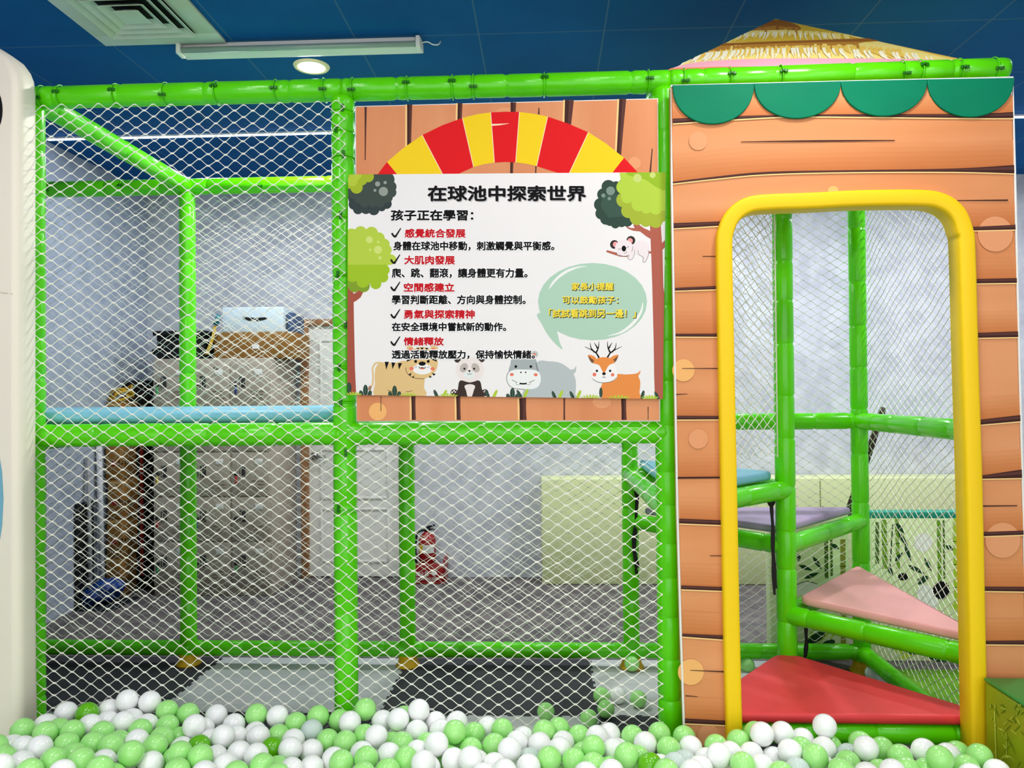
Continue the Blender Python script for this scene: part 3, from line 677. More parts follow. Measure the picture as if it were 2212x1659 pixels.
# ------------------------------------------------------------------ hut front with the doorway
Yt = 2.70
S = Sheet((0, Yt, 0), (0, -1, 0), step=2e-5, base=6e-4)
hut = thing('hut_front', 'orange wood-plank print hut front panel with tall yellow-edged doorway', 'panel', tuple(at(1830, 1610, Yt)))
zg = 1690
outer = [(1449, 186), (2187, 168), (2193, 420), (2202, 800), (2211, 1120), (2217, 1420), (2220, 1560), (2222, zg)]
innr = [(2113, zg), (2108, 1560), (2096, 1060), (2080, 540), (2068, 490), (2040, 455), (2000, 440), (1850, 436), (1640, 446), (1600, 458), (1572, 480), (1562, 530), (1569, 1000), (1578, 1400), (1585, zg)]
left = [(1481, zg), (1478, 1590), (1470, 1350), (1463, 1100), (1456, 700), (1451, 400)]
m = MB(); m.prism([S.pt(p, 0) for p in outer+innr+left], (0, .045, 0), ORANGE, .007, 2); 
def band(pts, dark=True, cream=1):
    """one drawn gap between planks: dark wedge, a softer core and a pale edge beneath"""
    S.line(pts, DARK)
    if max(p[2] for p in pts) > 4:
        S.line([(p[0], p[1]-p[2]*.12, p[2]*.42) for p in pts], DARK2)
        if cream: S.line([(p[0], p[1]+p[2]/2+1.6, 2.6) for p in pts], CREAM)
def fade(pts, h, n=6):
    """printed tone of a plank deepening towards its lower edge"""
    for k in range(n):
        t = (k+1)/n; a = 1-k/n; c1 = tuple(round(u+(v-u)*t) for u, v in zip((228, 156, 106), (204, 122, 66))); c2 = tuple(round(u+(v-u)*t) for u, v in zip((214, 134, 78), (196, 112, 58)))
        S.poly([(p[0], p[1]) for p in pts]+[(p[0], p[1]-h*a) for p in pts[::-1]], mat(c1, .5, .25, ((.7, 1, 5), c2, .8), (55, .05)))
LG = [[(1454, 395), (1547, 384), (1657, 374), (1840, 370), (2060, 368), (2189, 364)]]
fade([(1454, 488), (1574, 482)], 32)
LG += [[(a, b), (c, d)] for a, b, c, d in ((1458, 625, 1558, 621), (1459, 724, 1560, 724), (1463, 902, 1562, 902), (1466, 1032, 1567, 1031), (1469, 1125, 1570, 1129), (1472, 1268, 1572, 1272), (1475, 1371, 1576, 1377), (1481, 1556, 1580, 1561),
      (2080, 495, 2191, 491), (2085, 608, 2195, 606), (2090, 725, 2198, 722), (2095, 914, 2203, 903), (2098, 1032, 2206, 1023), (2100, 1154, 2210, 1150), (2105, 1271, 2213, 1272), (2108, 1387, 2215, 1387))]
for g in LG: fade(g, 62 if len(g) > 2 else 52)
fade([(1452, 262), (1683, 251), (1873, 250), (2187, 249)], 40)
for x, y, r, c in ((1508, 305, 20, TANF), (1799, 414, 12, TANC), (2149, 506, 38, TANF), (1476, 800, 24, TANC), (1508, 948, 21, TANF), (2165, 1167, 38, TANF), (1492, 1451, 28, TANC), (1530, 1588, 24, TANF)):
    S.ell(x, y, r, c)
band([(1453, 262, 10), (1583, 255, 7), (1683, 251, 4), (1767, 250, 4), (1873, 250, 6), (2100, 251, 9), (2188, 249, 13)])
band([(1600, 307, 1.5), (1767, 305, 3.4), (1932, 304, 2)], cream=0)
band([(1453, 395, 3.5), (1547, 384, 4.5), (1657, 374, 5), (1840, 370, 4), (2060, 368, 7), (2190, 366, 18)])
for a in ([(1454, 488, 11), (1560, 483, 9)], [(2080, 495, 7), (2193, 491, 10)], [(1458, 625, 6), (1558, 621, 7)], [(1459, 724, 6), (1560, 724, 7)], [(1462, 902, 8), (1562, 902, 7)], [(2085, 608, 9), (2196, 606, 10)],
          [(2090, 725, 10), (2199, 722, 12)], [(2095, 914, 10), (2204, 903, 13)], [(2098, 1032, 4), (2207, 1023, 18)], [(1467, 1125, 10), (1570, 1129, 10)], [(2100, 1154, 9), (2211, 1150, 9)], [(1471, 1268, 8), (1572, 1272, 8)],
          [(2105, 1271, 9), (2213, 1272, 10)], [(1473, 1371, 6), (1576, 1377, 9)], [(2108, 1387, 7), (2216, 1387, 9)], [(1479, 1556, 10), (1580, 1561, 9)], [(1463, 1032, 4), (1567, 1031, 4)]): band(a)
for a in ([(2040, 434, 1.5), (2176, 433, 3)], [(1517, 554, 1.5), (1557, 554, 2)], [(1473, 796, 1.2), (1560, 796, 2.2)], [(1460, 852, 2), (1485, 851, 1)], [(2100, 1093, 3), (2196, 1092, 2)], [(1533, 1200, 1.5), (1572, 1200, 2)],
          [(1490, 1447, 1.2), (1578, 1451, 3)], [(1480, 1502, 2), (1507, 1504, 1)]): band(a, cream=0)
pr = S.take(); o_ = len(m.v); m.v += pr.v
for f, k, s_ in zip(pr.f, pr.m, pr.sm): m.f.append([i+o_ for i in f]); m.m.append(m.mi(pr.mats[k])); m.sm.append(s_)
m.build('panel', hut)
# white piping round the panel edge
W2 = mat((236, 236, 232), .5, .3)
edge = left[::-1]+outer; edge = [(1481, zg)]+left[1:]+outer
m = MB(); m.tube([S.pt(p, .001) for p in edge], .0042, W2, 8); m.build('piping', hut)
# scalloped awning
TEAL = mat((0, 128, 90), .5, .14, ((3, 3, 8), (0, 114, 84), .6), (16, .3))
cusp = [(1452, 186), (1628, 182), (1815, 177), (2001, 173), (2188, 170)]
dep = [270, 258, 253, 255]
m = MB()
for i in range(4):
    (xa, ya), (xb, yb) = cusp[i], cusp[i+1]; cx = (xa+xb)/2; o = []
    for k in range(25):
        a = math.pi*k/24; o.append((cx-(xb-xa)/2*math.cos(a), (ya+yb)/2+(ya-yb)/2*math.cos(a)+(dep[i]-(ya+yb)/2)*math.sin(a)**.9))
    m.prism([S.pt(p, .010) for p in o], (0, .009, 0), TEAL, .003, 2)
m.build('scalloped_valance', hut)
# yellow padded doorway edging
path = [(1586, zg), (1584, 1590), (1579, 1400), (1571, 1000), (1565, 700), (1562, 540), (1566, 500), (1580, 470), (1606, 449), (1645, 440), (1750, 436), (1850, 431), (1980, 430), (2030, 438), (2062, 462), (2078, 500), (2083, 545), (2090, 800), (2098, 1060), (2105, 1400), (2109, 1590), (2111, zg)]
path = [path[0]]+smooth([(p[0], p[1], 0) for p in path], False, 4)[1:]
P3 = [S.pt(p, 0) for p in path]; vs = []; fs = []
hw, fd, bd, rc = .0275, .028, .050, .010
cs = [(-hw, bd), (-hw, -fd+rc), (-hw+rc*.3, -fd+rc*.3), (-hw+rc, -fd), (hw-rc, -fd), (hw-rc*.3, -fd+rc*.3), (hw, -fd+rc), (hw, bd)]
for i, p in enumerate(P3):
    t = (P3[min(i+1, len(P3)-1)]-P3[max(i-1, 0)]).normalized(); nrm = Vector((0, 1, 0)); sd = t.cross(nrm).normalized()
    for a, b in cs: vs.append(p+sd*a+Vector((0, b, 0)))
n = len(cs)
for i in range(len(P3)-1):
    for k in range(n): fs.append((i*n+k, (i+1)*n+k, (i+1)*n+(k+1) % n, i*n+(k+1) % n))
fs += [tuple(range(n)), tuple((len(P3)-1)*n+k for k in range(n))[::-1]]
m = MB(); m.add(vs, fs, YELLOW, True); m.build('doorway_edging', hut)
# ------------------------------------------------------------------ thatched roof
A, B_ = Vector((.425, 2.835, 2.612)), Vector((1.60, 2.835, 2.622))
ap = at(1675, 41, 3.3); Bk = [Vector((1.60, 4.0, 2.622)), Vector((.425, 4.0, 2.612))]
STRAW = mat((250, 216, 96), .5, .3, ((7, 7, 7), (240, 196, 66), .8))
roof = thing('hut_roof', 'yellow straw-print pyramid roof on top of the hut', 'roof', (1.05, 3.4, 2.605))
m = MB(); bm = bmesh.new(); V4 = [bm.verts.new(v) for v in (A, B_, *Bk)]; tip = bm.verts.new(ap)
for i in range(4): bm.faces.new((V4[i], V4[(i+1) % 4], tip))
bm.faces.new(V4[::-1]); m.addbm(bm, STRAW); m.build('cover', roof)
N = (B_-A).cross(ap-A).normalized()
N = N if N.y < 0 else -N
tri = [proj(A), proj(ap), proj(B_)]
S = Sheet(A, N, cl=tri, step=2e-5, base=5e-4)
bt, bt2, pinkr, pinko, straw2, hay = ink(166, 106, 44), ink(196, 138, 54), ink(246, 176, 192), ink(236, 146, 92), ink(254, 232, 136), ink(255, 250, 220)
q = T(1400, 0, 2.724)
S.poly(q(60, 445, 200, 330, 420, 240, 760, 90, 1300, 230, 2000, 400, 2000, 445), straw2)
def wisps(pts, n, l0, l1, m, lean, w=5):
    """ragged hanging ends along a drawn edge"""
    for i in range(n):
        t = (i+random.random())/n*(len(pts)-1); k = min(int(t), len(pts)-2); u = t-k
        x = pts[k][0]+(pts[k+1][0]-pts[k][0])*u; y = pts[k][1]+(pts[k+1][1]-pts[k][1])*u; l = random.uniform(l0, l1); d = lean(x)
        S.line([(a, b, c) for (a, b), c in zip(q(x, y-8, x+l*d*.25, y+l*.4, x+l*d, y+l), (w, w*.75, .3))], m)
ln = lambda x: max(-1.1, min(1.2, (x-820)/420))+random.uniform(-.25, .25)
old = ink(226, 190, 62)
S.poly(q(420, 250, 740, 90, 1330, 250), old)
S.spoly(q(610, 190, 640, 150, 700, 124, 780, 118, 860, 140, 900, 170, 850, 180, 800, 164, 760, 196, 715, 168, 670, 196), bt)
wisps([(640, 176), (740, 160), (880, 170)], 12, 24, 44, bt2, ln, 9)
S.spoly(q(350, 264, 470, 254, 640, 250, 800, 242, 1000, 238, 1180, 242, 1290, 240, 1200, 262, 1000, 258, 860, 270, 760, 262, 640, 284, 520, 266, 440, 292, 380, 282), bt2)
wisps([(360, 290), (460, 282), (620, 276), (800, 264), (1000, 258), (1260, 252)], 22, 26, 56, bt2, ln, 14)
wisps([(470, 222), (620, 190), (800, 186), (1000, 196), (1180, 216)], 34, 16, 40, straw2, ln, 9)
wisps([(540, 206), (760, 196), (1100, 212)], 22, 18, 40, hay, ln, 4)
S.poly(q(350, 264, 640, 250, 1000, 238, 1300, 228, 1420, 244, 1160, 246, 800, 254, 400, 270), bt)
wisps([(300, 318), (600, 292), (900, 280), (1200, 280), (1500, 306)], 44, 30, 60, ink(246, 206, 92), ln, 9)
wisps([(260, 330), (600, 300), (1000, 292), (1600, 330)], 46, 28, 62, hay, ln, 6)
wisps([(200, 366), (700, 330), (1100, 326), (1700, 350)], 30, 20, 46, hay, ln, 4)
S.spoly(q(120, 420, 300, 372, 700, 352, 1200, 352, 1700, 360, 2000, 395, 2000, 440, 1200, 420, 700, 410, 300, 420), pinkr)
S.poly(q(60, 412, 400, 400, 1000, 396, 1500, 392, 2000, 402, 2000, 450, 60, 450), pinko)
S.take().build('straw_print', roof)
# ------------------------------------------------------------------ pit edge block with bamboo print, lower corner
KX, KZ = 1.462, .482
ku = thing('padded_kerb', 'padded pit edge block with green top and bamboo print side by the doorway', 'padded block', (KX+.25, 1.9, 0))
OLV = mat((150, 164, 22), .35, .45, ((4, 4, 4), (122, 142, 14), .9), (30, .2))
m = MB(); m.box((KX, .9, 0), (KX+.5, 2.655, KZ-.012), OLV, .01); m.build('body', ku)
m = MB(); m.box((KX-.002, .9, KZ-.012), (KX+.5, 2.657, KZ), mat((28, 130, 56), .35, .4, None, (30, .15)), .006); m.build('top_cover', ku)
S = Sheet((KX, 0, 0), (-1, 0, 0), step=2e-5, base=6e-4, cl=[(2134, 1475), (2208, 1521), (2212, 1521), (2212, 1659), (2150, 1659)])
q = T(1980, 1400, 6.405); ly, ld = ink(206, 214, 80), ink(96, 118, 20)
for a, w in (((985, 640, 1000, 900, 1015, 1200, 1010, 1440), 2.4), ((1080, 870, 1092, 1150, 1105, 1560), 3), ((1040, 730, 1000, 900, 960, 1050), 1.4), ((1243, 1160, 1250, 1500), 1.2), ((970, 500, 1060, 640, 1100, 880), 1.2)):
    S.line(q(*a), ly, w); S.line([(x+1.2, y) for x, y in q(*a)], ld, .7)
for i in range(8):
    a = math.radians(-80+23*i); S.line([(2175, 1637, .5), (2175+9*math.sin(a), 1637-6*math.cos(a), 1.2), (2175+17*math.sin(a), 1637+2-4*math.cos(a)+6, .3)], ly)
for x, y, l, r in ((1320, 740, 130, -10), (1420, 800, 150, 20), (1380, 960, 140, 60), (1180, 760, 120, 60), (1140, 660, 110, 40), (1240, 980, 120, 30), (1010, 700, 160, 70), (1300, 1120, 120, 40), (1200, 1330, 90, 55)):
    X0, Y0 = q(x, y)[0]; r = math.radians(r); l /= 6.4; S.line([(X0, Y0, .3), (X0+l*.5*math.cos(r), Y0+l*.5*math.sin(r), 2.4), (X0+l*math.cos(r), Y0+l*math.sin(r), .3)], random.choice((ly, ld)))
rk = random.Random(5)
for i in range(34):
    x, y = rk.uniform(2142, 2208), rk.uniform(1490, 1650); l = rk.uniform(10, 26); r = math.radians(rk.choice((-40, 30, 55, 70, 110, 130))+rk.uniform(-12, 12))
    S.line([(x, y, .3), (x+l*.5*math.cos(r), y+l*.5*math.sin(r), rk.uniform(1.5, 3.4)), (x+l*math.cos(r), y+l*math.sin(r), .3)], rk.choice((ly, ink(180, 190, 60), ld, ink(124, 142, 24))))
S.take().build('bamboo_print', ku)
# ------------------------------------------------------------------ big cream board at the pit's other end
Yc = 2.63
S = Sheet((0, Yc+.11, 0), (0, -1, 0), step=2e-5, base=6e-4)
CRM = mat((244, 236, 218), .45, .35, ((1.5, 1.5, 1.5), (238, 230, 212), .5), (6, .05))
cb = thing('padded_board', 'tall cream padded board with rounded top corner beside the front net', 'padded board', tuple(at(-180, 1640, Yc)))
oc = [(-420, 1700), (-420, 20), (-150, 40), (-60, 74), (0, 108), (40, 130), (62, 146), (75, 164), (82, 182), (85, 210), (85, 640), (85, 1000), (86, 1400), (90, 1700)]
m = MB(); m.prism([S.pt(p, 0) for p in oc], (0, -.11, 0), CRM, .03, 4); m.build('board', cb)
S = Sheet((0, Yc, 0), (0, -1, 0), step=2e-5, base=6e-4)
S.line([(-300, 600), (0, 632), (17, 634)], ink(190, 176, 158), 1.2); S.take().build('seam_line', cb)
S.ell(-26, 238, 32, ink(26, 26, 30), 58); S.take().build('dark_spot', cb)
S.ell(-110, 1078, 118, ink(122, 178, 200), 260); S.take().build('blue_spot', cb)
# ------------------------------------------------------------------ puzzle mats on the floor inside
MD = mat((62, 62, 66), .75, .25, ((5, 5, 5), (52, 52, 56), .8), (50, .25)); ML = mat((196, 198, 196), .75, .25, ((3, 30, 3), (184, 186, 184), .8), (50, .25))
def mat_tile(label, x0, x1, y0, y1, m, teeth=()):
    """jigsaw edge on the sides listed in teeth: +x -x +y -y"""
    def side(a, b, out, on):
        a, b, out = Vector(a), Vector(b), Vector(out)
        if not on: return [a]
        n = max(2, round((b-a).length/.07)); L = (b-a)/n; r = [a]
        for i in range(n):
            p = a+L*i; o = out*.011
            r += [p+L*.28, p+L*.2+o, p+L*.72+o, p+L*.64]
        return r
    P = side((x0, y0), (x1, y0), (0, -1), '-y' in teeth)+side((x1, y0), (x1, y1), (1, 0), '+x' in teeth)+side((x1, y1), (x0, y1), (0, 1), '+y' in teeth)+side((x0, y1), (x0, y0), (-1, 0), '-x' in teeth)
    o = MB().prism([(p.x, p.y, 0) for p in P], (0, 0, .014 if m is MD else .0125), m).build('foam_mat'); return tag(o, label, 'foam mat', 'jigsaw foam mats on the floor inside')
E4, Y1 = (-2.78, -1.782, -.752, .222, 1.2), (2.635, 3.44, 4.16)
q = .004
mat_tile('dark grey jigsaw foam mat at the end beside the cream board', E4[0], E4[1], Y1[1], Y1[2], MD, ('+x', '-y'))
mat_tile('pale grey jigsaw foam mat between the two large dark mats', E4[1], E4[2], Y1[1], Y1[2], ML)
mat_tile('dark grey jigsaw foam mat under the poster bay', E4[2], E4[3], Y1[1], Y1[2], MD, ('+x', '-x', '-y'))
mat_tile('pale grey jigsaw foam mat with loose green balls on it', E4[3], E4[4], Y1[1], Y1[2], ML)
mat_tile('pale grey front foam mat before the dark end mat', E4[0], E4[1], Y1[0], Y1[1], ML)
mat_tile('dark grey front foam mat before the pale mat', E4[1], E4[2], Y1[0], Y1[1], MD, ('+x', '-x', '+y'))
mat_tile('pale grey front foam mat before the dark poster bay mat', E4[2], E4[3], Y1[0], Y1[1], ML)
mat_tile('dark grey front foam mat at the foot of the hut post', E4[3], E4[4], Y1[0], Y1[1], MD, ('-x', '+y'))
GM = mat((96, 146, 26), .8, .2, ((6, 6, 6), (84, 132, 22), .8), (60, .3))
tag(MB().box((1.70, 2.75, 0), (3.0, 4.05, .012), GM).build('floor_mat'), 'grass green floor mat behind the hut before the bamboo panels', 'floor mat')
# ------------------------------------------------------------------ balls
BALLS = '-1745,2493,343,g -1713,2562,329,w -1698,2651,335,w -1613,2637,339,d -1572,2701,325,w -1504,2699,361,w -1429,2713,351,w -1453,2582,332,w -1640,2452,351,g -1645,2526,330,g -1570,2484,343,g -1556,2559,331,w -1486,2512,328,g -1594,2355,349,w -1666,2381,335,w -1544,2412,334,g -1470,2433,327,g -1735,2350,352,g -1397,2410,333,g -1414,2484,310,g -1393,2625,306,w -1341,2463,324,w -1502,2285,346,g -1409,2272,352,g -1286,2329,348,g -1326,2390,306,w -1376,2333,318,w -1601,2280,335,w -1613,2207,359,w -1528,2212,345,g -1674,2304,339,g -1730,2421,320,w -1315,2212,355,g -1419,2195,351,w -1539,2632,313,w -1377,2551,320,g -1486,2358,325,g -1463,2656,311,w -1310,2270,305,g -1358,2698,325,g -1281,2696,316,g -1182,2703,309,w -1316,2615,308,g -1253,2578,282,g -1196,2629,292,w -1100,2660,295,w -1037,2703,313,g -960,2701,309,w -1196,2563,332,w -1132,2545,291,w -1073,2507,323,w -1061,2576,291,w -976,2562,298,w -1016,2638,277,w -927,2618,277,g -908,2504,286,d -1284,2514,312,g -1201,2432,283,g -1084,2363,324,g -1138,2469,305,d -1214,2508,281,w -1069,2439,286,w -1005,2362,298,w -993,2440,300,w -924,2407,309,w -881,2342,308,g -1244,2369,297,w -1128,2301,309,g -1268,2439,321,g -1158,2382,324,g -1044,2297,304,w -944,2297,305,g -858,2405,270,g -887,2682,293,g -814,2626,292,c -738,2706,295,g -687,2650,312,w -648,2714,332,g -582,2690,300,w -519,2652,323,w -513,2726,300,g -454,2694,338,w -451,2632,291,w -857,2562,287,w -838,2474,299,w -782,2520,272,w -748,2589,276,g -679,2556,286,g -627,2613,283,g -575,2560,305,w -814,2701,310,g -609,2496,278,w -578,2427,294,g -652,2406,291,g -694,2468,271,w -515,2473,285,w -487,2549,287,g -532,2606,261,g -451,2426,295,g -428,2499,282,w -795,2355,289,w -750,2415,268,w -496,2364,287,g -564,2328,291,g -814,2283,307,g -385,2363,312,w -397,2709,289,w -369,2637,293,w -320,2697,296,w -311,2557,324,g -406,2572,275,g -311,2599,259,g -255,2648,279,g -214,2713,271,w -159,2662,287,g -86,2645,267,w -15,2634,295,g 36,2690,281,g -180,2551,284,g -255,2536,276,g -105,2572,284,w -29,2558,286,w -361,2483,317,w -302,2445,284,w -379,2426,267,w -244,2401,309,w -228,2465,268,w -171,2414,284,w -199,2342,286,w -133,2312,313,w -125,2472,306,w -63,2405,285,w 2,2450,290,g -62,2491,265,c -328,2520,258,g 49,2595,275,w 37,2519,289,w 105,2647,274,g 163,2600,293,w 209,2660,276,w 285,2638,279,g 377,2648,285,g 460,2640,278,g 320,2569,287,w 391,2538,285,g 467,2563,278,w 114,2545,262,g 80,2455,283,g 230,2589,256,w 213,2520,286,w 191,2452,258,g 245,2435,311,g 284,2493,277,g 313,2402,296,d 353,2461,263,w 352,2336,308,g 190,2349,299,w 390,2403,297,c 429,2468,275,c 430,2337,307,w 467,2402,288,w 112,2334,297,w 139,2406,292,g 144,2491,308,g 551,2566,282,g 629,2590,288,g 695,2629,299,g 697,2557,328,w 774,2596,314,w 915,2602,337,w 844,2609,287,w 936,2611,263,g 505,2497,269,w 531,2437,312,w 579,2494,292,w 593,2391,306,g 652,2517,280,w 725,2530,260,w 764,2482,306,w 817,2536,290,g 893,2549,286,w 865,2483,260,w 828,2438,311,g 661,2430,281,w 700,2363,292,g 763,2407,283,c 893,2409,283,d 871,2342,315,g 1028,2594,285,g 1004,2492,315,w 1108,2619,256,g 1192,2509,301,w 1268,2512,286,w 1324,2563,270,g 1357,2496,292,g 1167,2444,268,g 1187,2400,328,g 1021,2432,269,g 1030,2363,303,w 954,2362,293,w 1092,2408,289,g 1284,2437,285,g 1360,2407,285,w 1261,2363,292,w 939,2471,278,g 968,2541,268,c 1137,2548,264,w 1105,2484,292,g'
R = .0385
def ball_mesh(c, seam=False):
    mm = MB().sphere((0, 0, 0), R, c, 14); 
    o = mm.build('pit_ball', None, (0, 0, 0)); me = o.data; bpy.data.objects.remove(o); return me
BM = {'w': ball_mesh(mat((250, 251, 250), .24, .5, None, None, .2, 'ball_w')), 'g': ball_mesh(mat((168, 238, 136), .24, .5, None, None, .2, 'ball_g')),
      'd': ball_mesh(mat((100, 186, 10), .22, .5, None, None, .2, 'ball_d')), 'c': ball_mesh(mat((222, 240, 232), .2, .5, None, None, .3, 'ball_c', trans=.2))}
NAMEC = {'w': 'white', 'g': 'mint green', 'd': 'dark lime green', 'c': 'clear milky'}
cnt = {}
for i, b in enumerate(BALLS.split()):
    x, y, z, c = b.split(','); x, y, z = int(x)/1000, int(y)/1000, int(z)/1000
    zone = ('heaped against the cream board' if x < -1.80 else 'in the pit before the netted blue platform bay' if x < XB else
            'in the pit below the poster' if x < XC else 'in the pit at the foot of the hut doorway')
    o = bpy.data.objects.new('pit_ball', BM[c]); C.objects.link(o); o.location = (x, y, z); o.rotation_euler = (i*1.3, i*.7, i*2.1)
    cnt.setdefault((c, zone), []).append(o)
for (c, zone), os_ in cnt.items():
    for o in os_:
        tag(o, 'glossy %s plastic ball %s' % (NAMEC[c], zone), 'ball', '%s balls %s' % (NAMEC[c], zone) if len(os_) > 1 else None)
def loose(px, py, c, label, z=.014):
    p = atz(px, py, z+R); o = bpy.data.objects.new('pit_ball', BM[c]); C.objects.link(o); o.location = p; tag(o, label, 'ball')
loose(1179, 1537, 'g', 'lone green ball on the dark mat behind the net under the poster')
loose(1299, 1503, 'g', 'green ball beside the white ball behind the net, back one of the touching pair')
loose(1309, 1532, 'g', 'green ball behind the net, front one of the touching pair')
loose(1272, 1552, 'g', 'green ball behind the net straddling the mat joint', .0125)
loose(1379, 1510, 'g', 'green ball on the pale mat behind the net nearest the hut post')
loose(1335, 1502, 'w', 'white ball among the green balls behind the net', .0125)
loose(1365, 1434, 'g', 'green ball under the back rail by a yellow foot')
loose(1614, 1437, 'g', 'green ball on the floor behind the red step pad', .0)
loose(1886, 1455, 'c', 'greyish clear ball on the floor under the pink step', .0)
# balls underneath that only show through the gaps
rs = random.Random(9); bm_ = {k: BM[k].materials[0] for k in 'wgd'}
fill = MB(); pr = None
TOP = [tuple(int(v)/1000 for v in b.split(',')[:3]) for b in BALLS.split()]
def free(x, y, z):
    d2 = min((x-a)**2+(y-b)**2+(z-c)**2 for a, b, c in TOP)
    if d2 < (2*R*.99)**2: return False
    return z < .19 or (y < 2.2 and z < .29) or any((x-a)**2+(y-b)**2 < .045**2 and c > z+.035 for a, b, c in TOP)
for l, z in enumerate((.0395, .109, .178, .247, .316)):
    y = 1.47+.04*(l % 2); row = 0
    while y < 2.585:
        x = -2.3+.039*((row+l) % 2)
        if y > 1.4 and (l > 1 or y > 1.85):
            while x < 1.40:
                if free(x, y, z): fill.sphere((x, y, z), R*.985, bm_[rs.choice('wwwwwggggd')], 7)
                x += .0785
        y += .069; row += 1
o = fill.build('pit_ball_bed', None, (0, 2.2, 0)); tag(o, 'lower layers of white and green balls filling the pit', 'ball bed', None, 'stuff')
# ------------------------------------------------------------------ lockers
Yk = 5.46
a, b = at(329, 1000, Yk), at(584, 1000, Yk); lx0, lx1 = a.x, b.x; lz = at(460, 774, Yk).z
LK = mat((172, 160, 146), .45, .4); LKD = mat((158, 146, 132), .45, .4)
lk = thing('locker_cabinet', 'beige metal locker cabinet of fifteen small doors against the back wall', 'locker cabinet', ((lx0+lx1)/2, Yk, 0))
m = MB(); m.box((lx0, Yk+.02, 0), (lx1, WALLY-.02, lz), LK, .006); m.build('body', lk)
cw_, z0 = (lx1-lx0)/3, .07; rh = (lz-.03-z0)/5
TG = [mat(c, .4, .4) for c in ((60, 170, 90), (190, 40, 50), (220, 190, 40), (40, 60, 140), (60, 170, 90))]
SLOT = mat((52, 50, 50), .5, .4)
for r in range(5):
    for k in range(3):
        xa, za = lx0+cw_*k+.008, z0+rh*r+.006; xb, zb = xa+cw_-.016, za+rh-.012
        mm = MB(); mm.box((xa, Yk+.002, za), (xb, Yk+.02, zb), LK, .003); dr = mm.build('door', lk)
        mm = MB(); mm.box((xa+.055, Yk-.001, za+rh*.42), (xa+.098, Yk+.004, za+rh*.68), SLOT, .001); mm.box((xa+.062, Yk-.004, za+rh*.42), (xa+.07, Yk+.003, za+rh*.62), LKD, .001); mm.build('handle_recess', dr)
        mm = MB(); mm.box((xb-.105, Yk-.001, zb-.085), (xb-.05, Yk+.003, zb-.045), mat((232, 232, 228), .5, .3), .001); mm.build('number_plate', dr)
        mm = MB()
        for v in range(3): mm.box((xb-.13, Yk-.004, za+.06+.024*v), (xb-.035, Yk+.004, za+.068+.024*v), LKD, .002)
        mm.build('vent_slots', dr)
        mm = MB(); mm.lathe((0, 0, 0), [(.001, 0), (.017, 0), (.017, .006), (.001, .006)], SLOT, 14)
        mm.v = [(xa+.03+v[0], Yk-.004+v[2], za+rh*.5+v[1]) for v in mm.v]; mm.build('lock', dr)
        if (r*3+k) % 2 == 0 or k == 0:
            mm = MB(); mm.box((xa+.024, Yk-.012, za+rh*.28), (xa+.04, Yk-.004, za+rh*.44), TG[(r+k*2) % 5], .004); mm.build('key_tag', dr)
S = Sheet((0, Yk-.001, 0), (0, -1, 0), base=6e-4); zt6 = lz
S.text('06', (460, 793, 472, 802), K, .01); S.take().build('number_lettering', lk)
# things on top of the lockers
p0, p1 = at(332, 772, Yk+.06), at(446, 714, Yk+.06)
t = thing('storage_crate', 'black plastic crate on the lockers', 'crate', ((p0.x+p1.x)/2, Yk+.2, lz))
m = MB(); m.box((p0.x+.02, Yk+.06, lz), (p1.x-.02, Yk+.42, p1.z-.03), BLACK, .01); m.build('body', t)
m = MB(); m.box((p0.x, Yk+.04, p1.z-.035), (p1.x, Yk+.44, p1.z), BLACK, .008); m.build('rim', t)
m = MB(); m.box((p0.x-.03, Yk+.08, lz+.03), (p0.x+.03, Yk+.2, lz+.075), BLACK, .01); m.build('handle', t)
p0, p1 = at(462, 768, Yk+.08), at(635, 717, Yk+.08)
t = thing('cardboard_box', 'long brown cardboard box lying on the lockers under the white box', 'box', ((p0.x+p1.x)/2, Yk+.2, lz))
m = MB(); m.box((p0.x, Yk+.08, lz+.001), (p1.x, Yk+.45, p1.z), CARD, .004); m.build('carton', t)
m = MB(); m.box((at(545, 750, Yk+.08).x, Yk+.078, at(545, 752, Yk).z), (at(560, 750, Yk+.08).x, Yk+.08, at(545, 743, Yk).z), WHITE); m.build('address_label', t)
bz = p1.z
p0, p1 = at(479, 716, Yk+.12), at(612, 662, Yk+.12)
PL = mat((206, 222, 232), .4, .4)
t = thing('storage_box', 'pale blue-white plastic box with dark hand slot, topmost of the pile on the lockers', 'box', ((p0.x+p1.x)/2, Yk+.25, bz))
m = MB(); m.box((p0.x, Yk+.12, bz), (p1.x, Yk+.4, p1.z), PL, .012); m.build('body', t)
m = MB(); c = at(550, 687, Yk+.118)
m.prism(smooth([(c.x-.09, Yk+.1165, c.z+.008), (c.x, Yk+.1165, c.z+.002), (c.x+.09, Yk+.1165, c.z+.004), (c.x+.08, Yk+.1165, c.z-.012), (c.x, Yk+.1165, c.z-.022), (c.x-.07, Yk+.1165, c.z-.012)]), (0, .006, 0), BLACK); m.build('hand_slot', t)
p0, p1 = at(624, 724, Yk+.2), at(637, 676, Yk+.2)
tag(MB().box((p0.x, Yk+.16, bz+.001), (p1.x, Yk+.42, p1.z), mat((62, 84, 120), .5, .3), .008).build('folder'), 'dark blue folder standing beside the pale box on the lockers', 'folder')
t = thing('jump_rope', 'teal-handled yellow rope leaning on the pile on the lockers', 'rope', tuple(at(445, 771, Yk+.03)))
m = MB(); m.tube([at(474, 680, Yk+.045), at(465, 702, Yk+.045)], .02, mat((20, 120, 130), .4, .4), 10); m.build('handle', t)
m = MB()
for k in range(3): m.tube(smooth([at(463+k*2, 704, Yk+.04), at(456+k*2, 735, Yk+.03), at(443+k*3, 766, Yk+.025)], False), .0055, mat((214, 176, 50), .6, .3), 6)
m.build('cord', t)
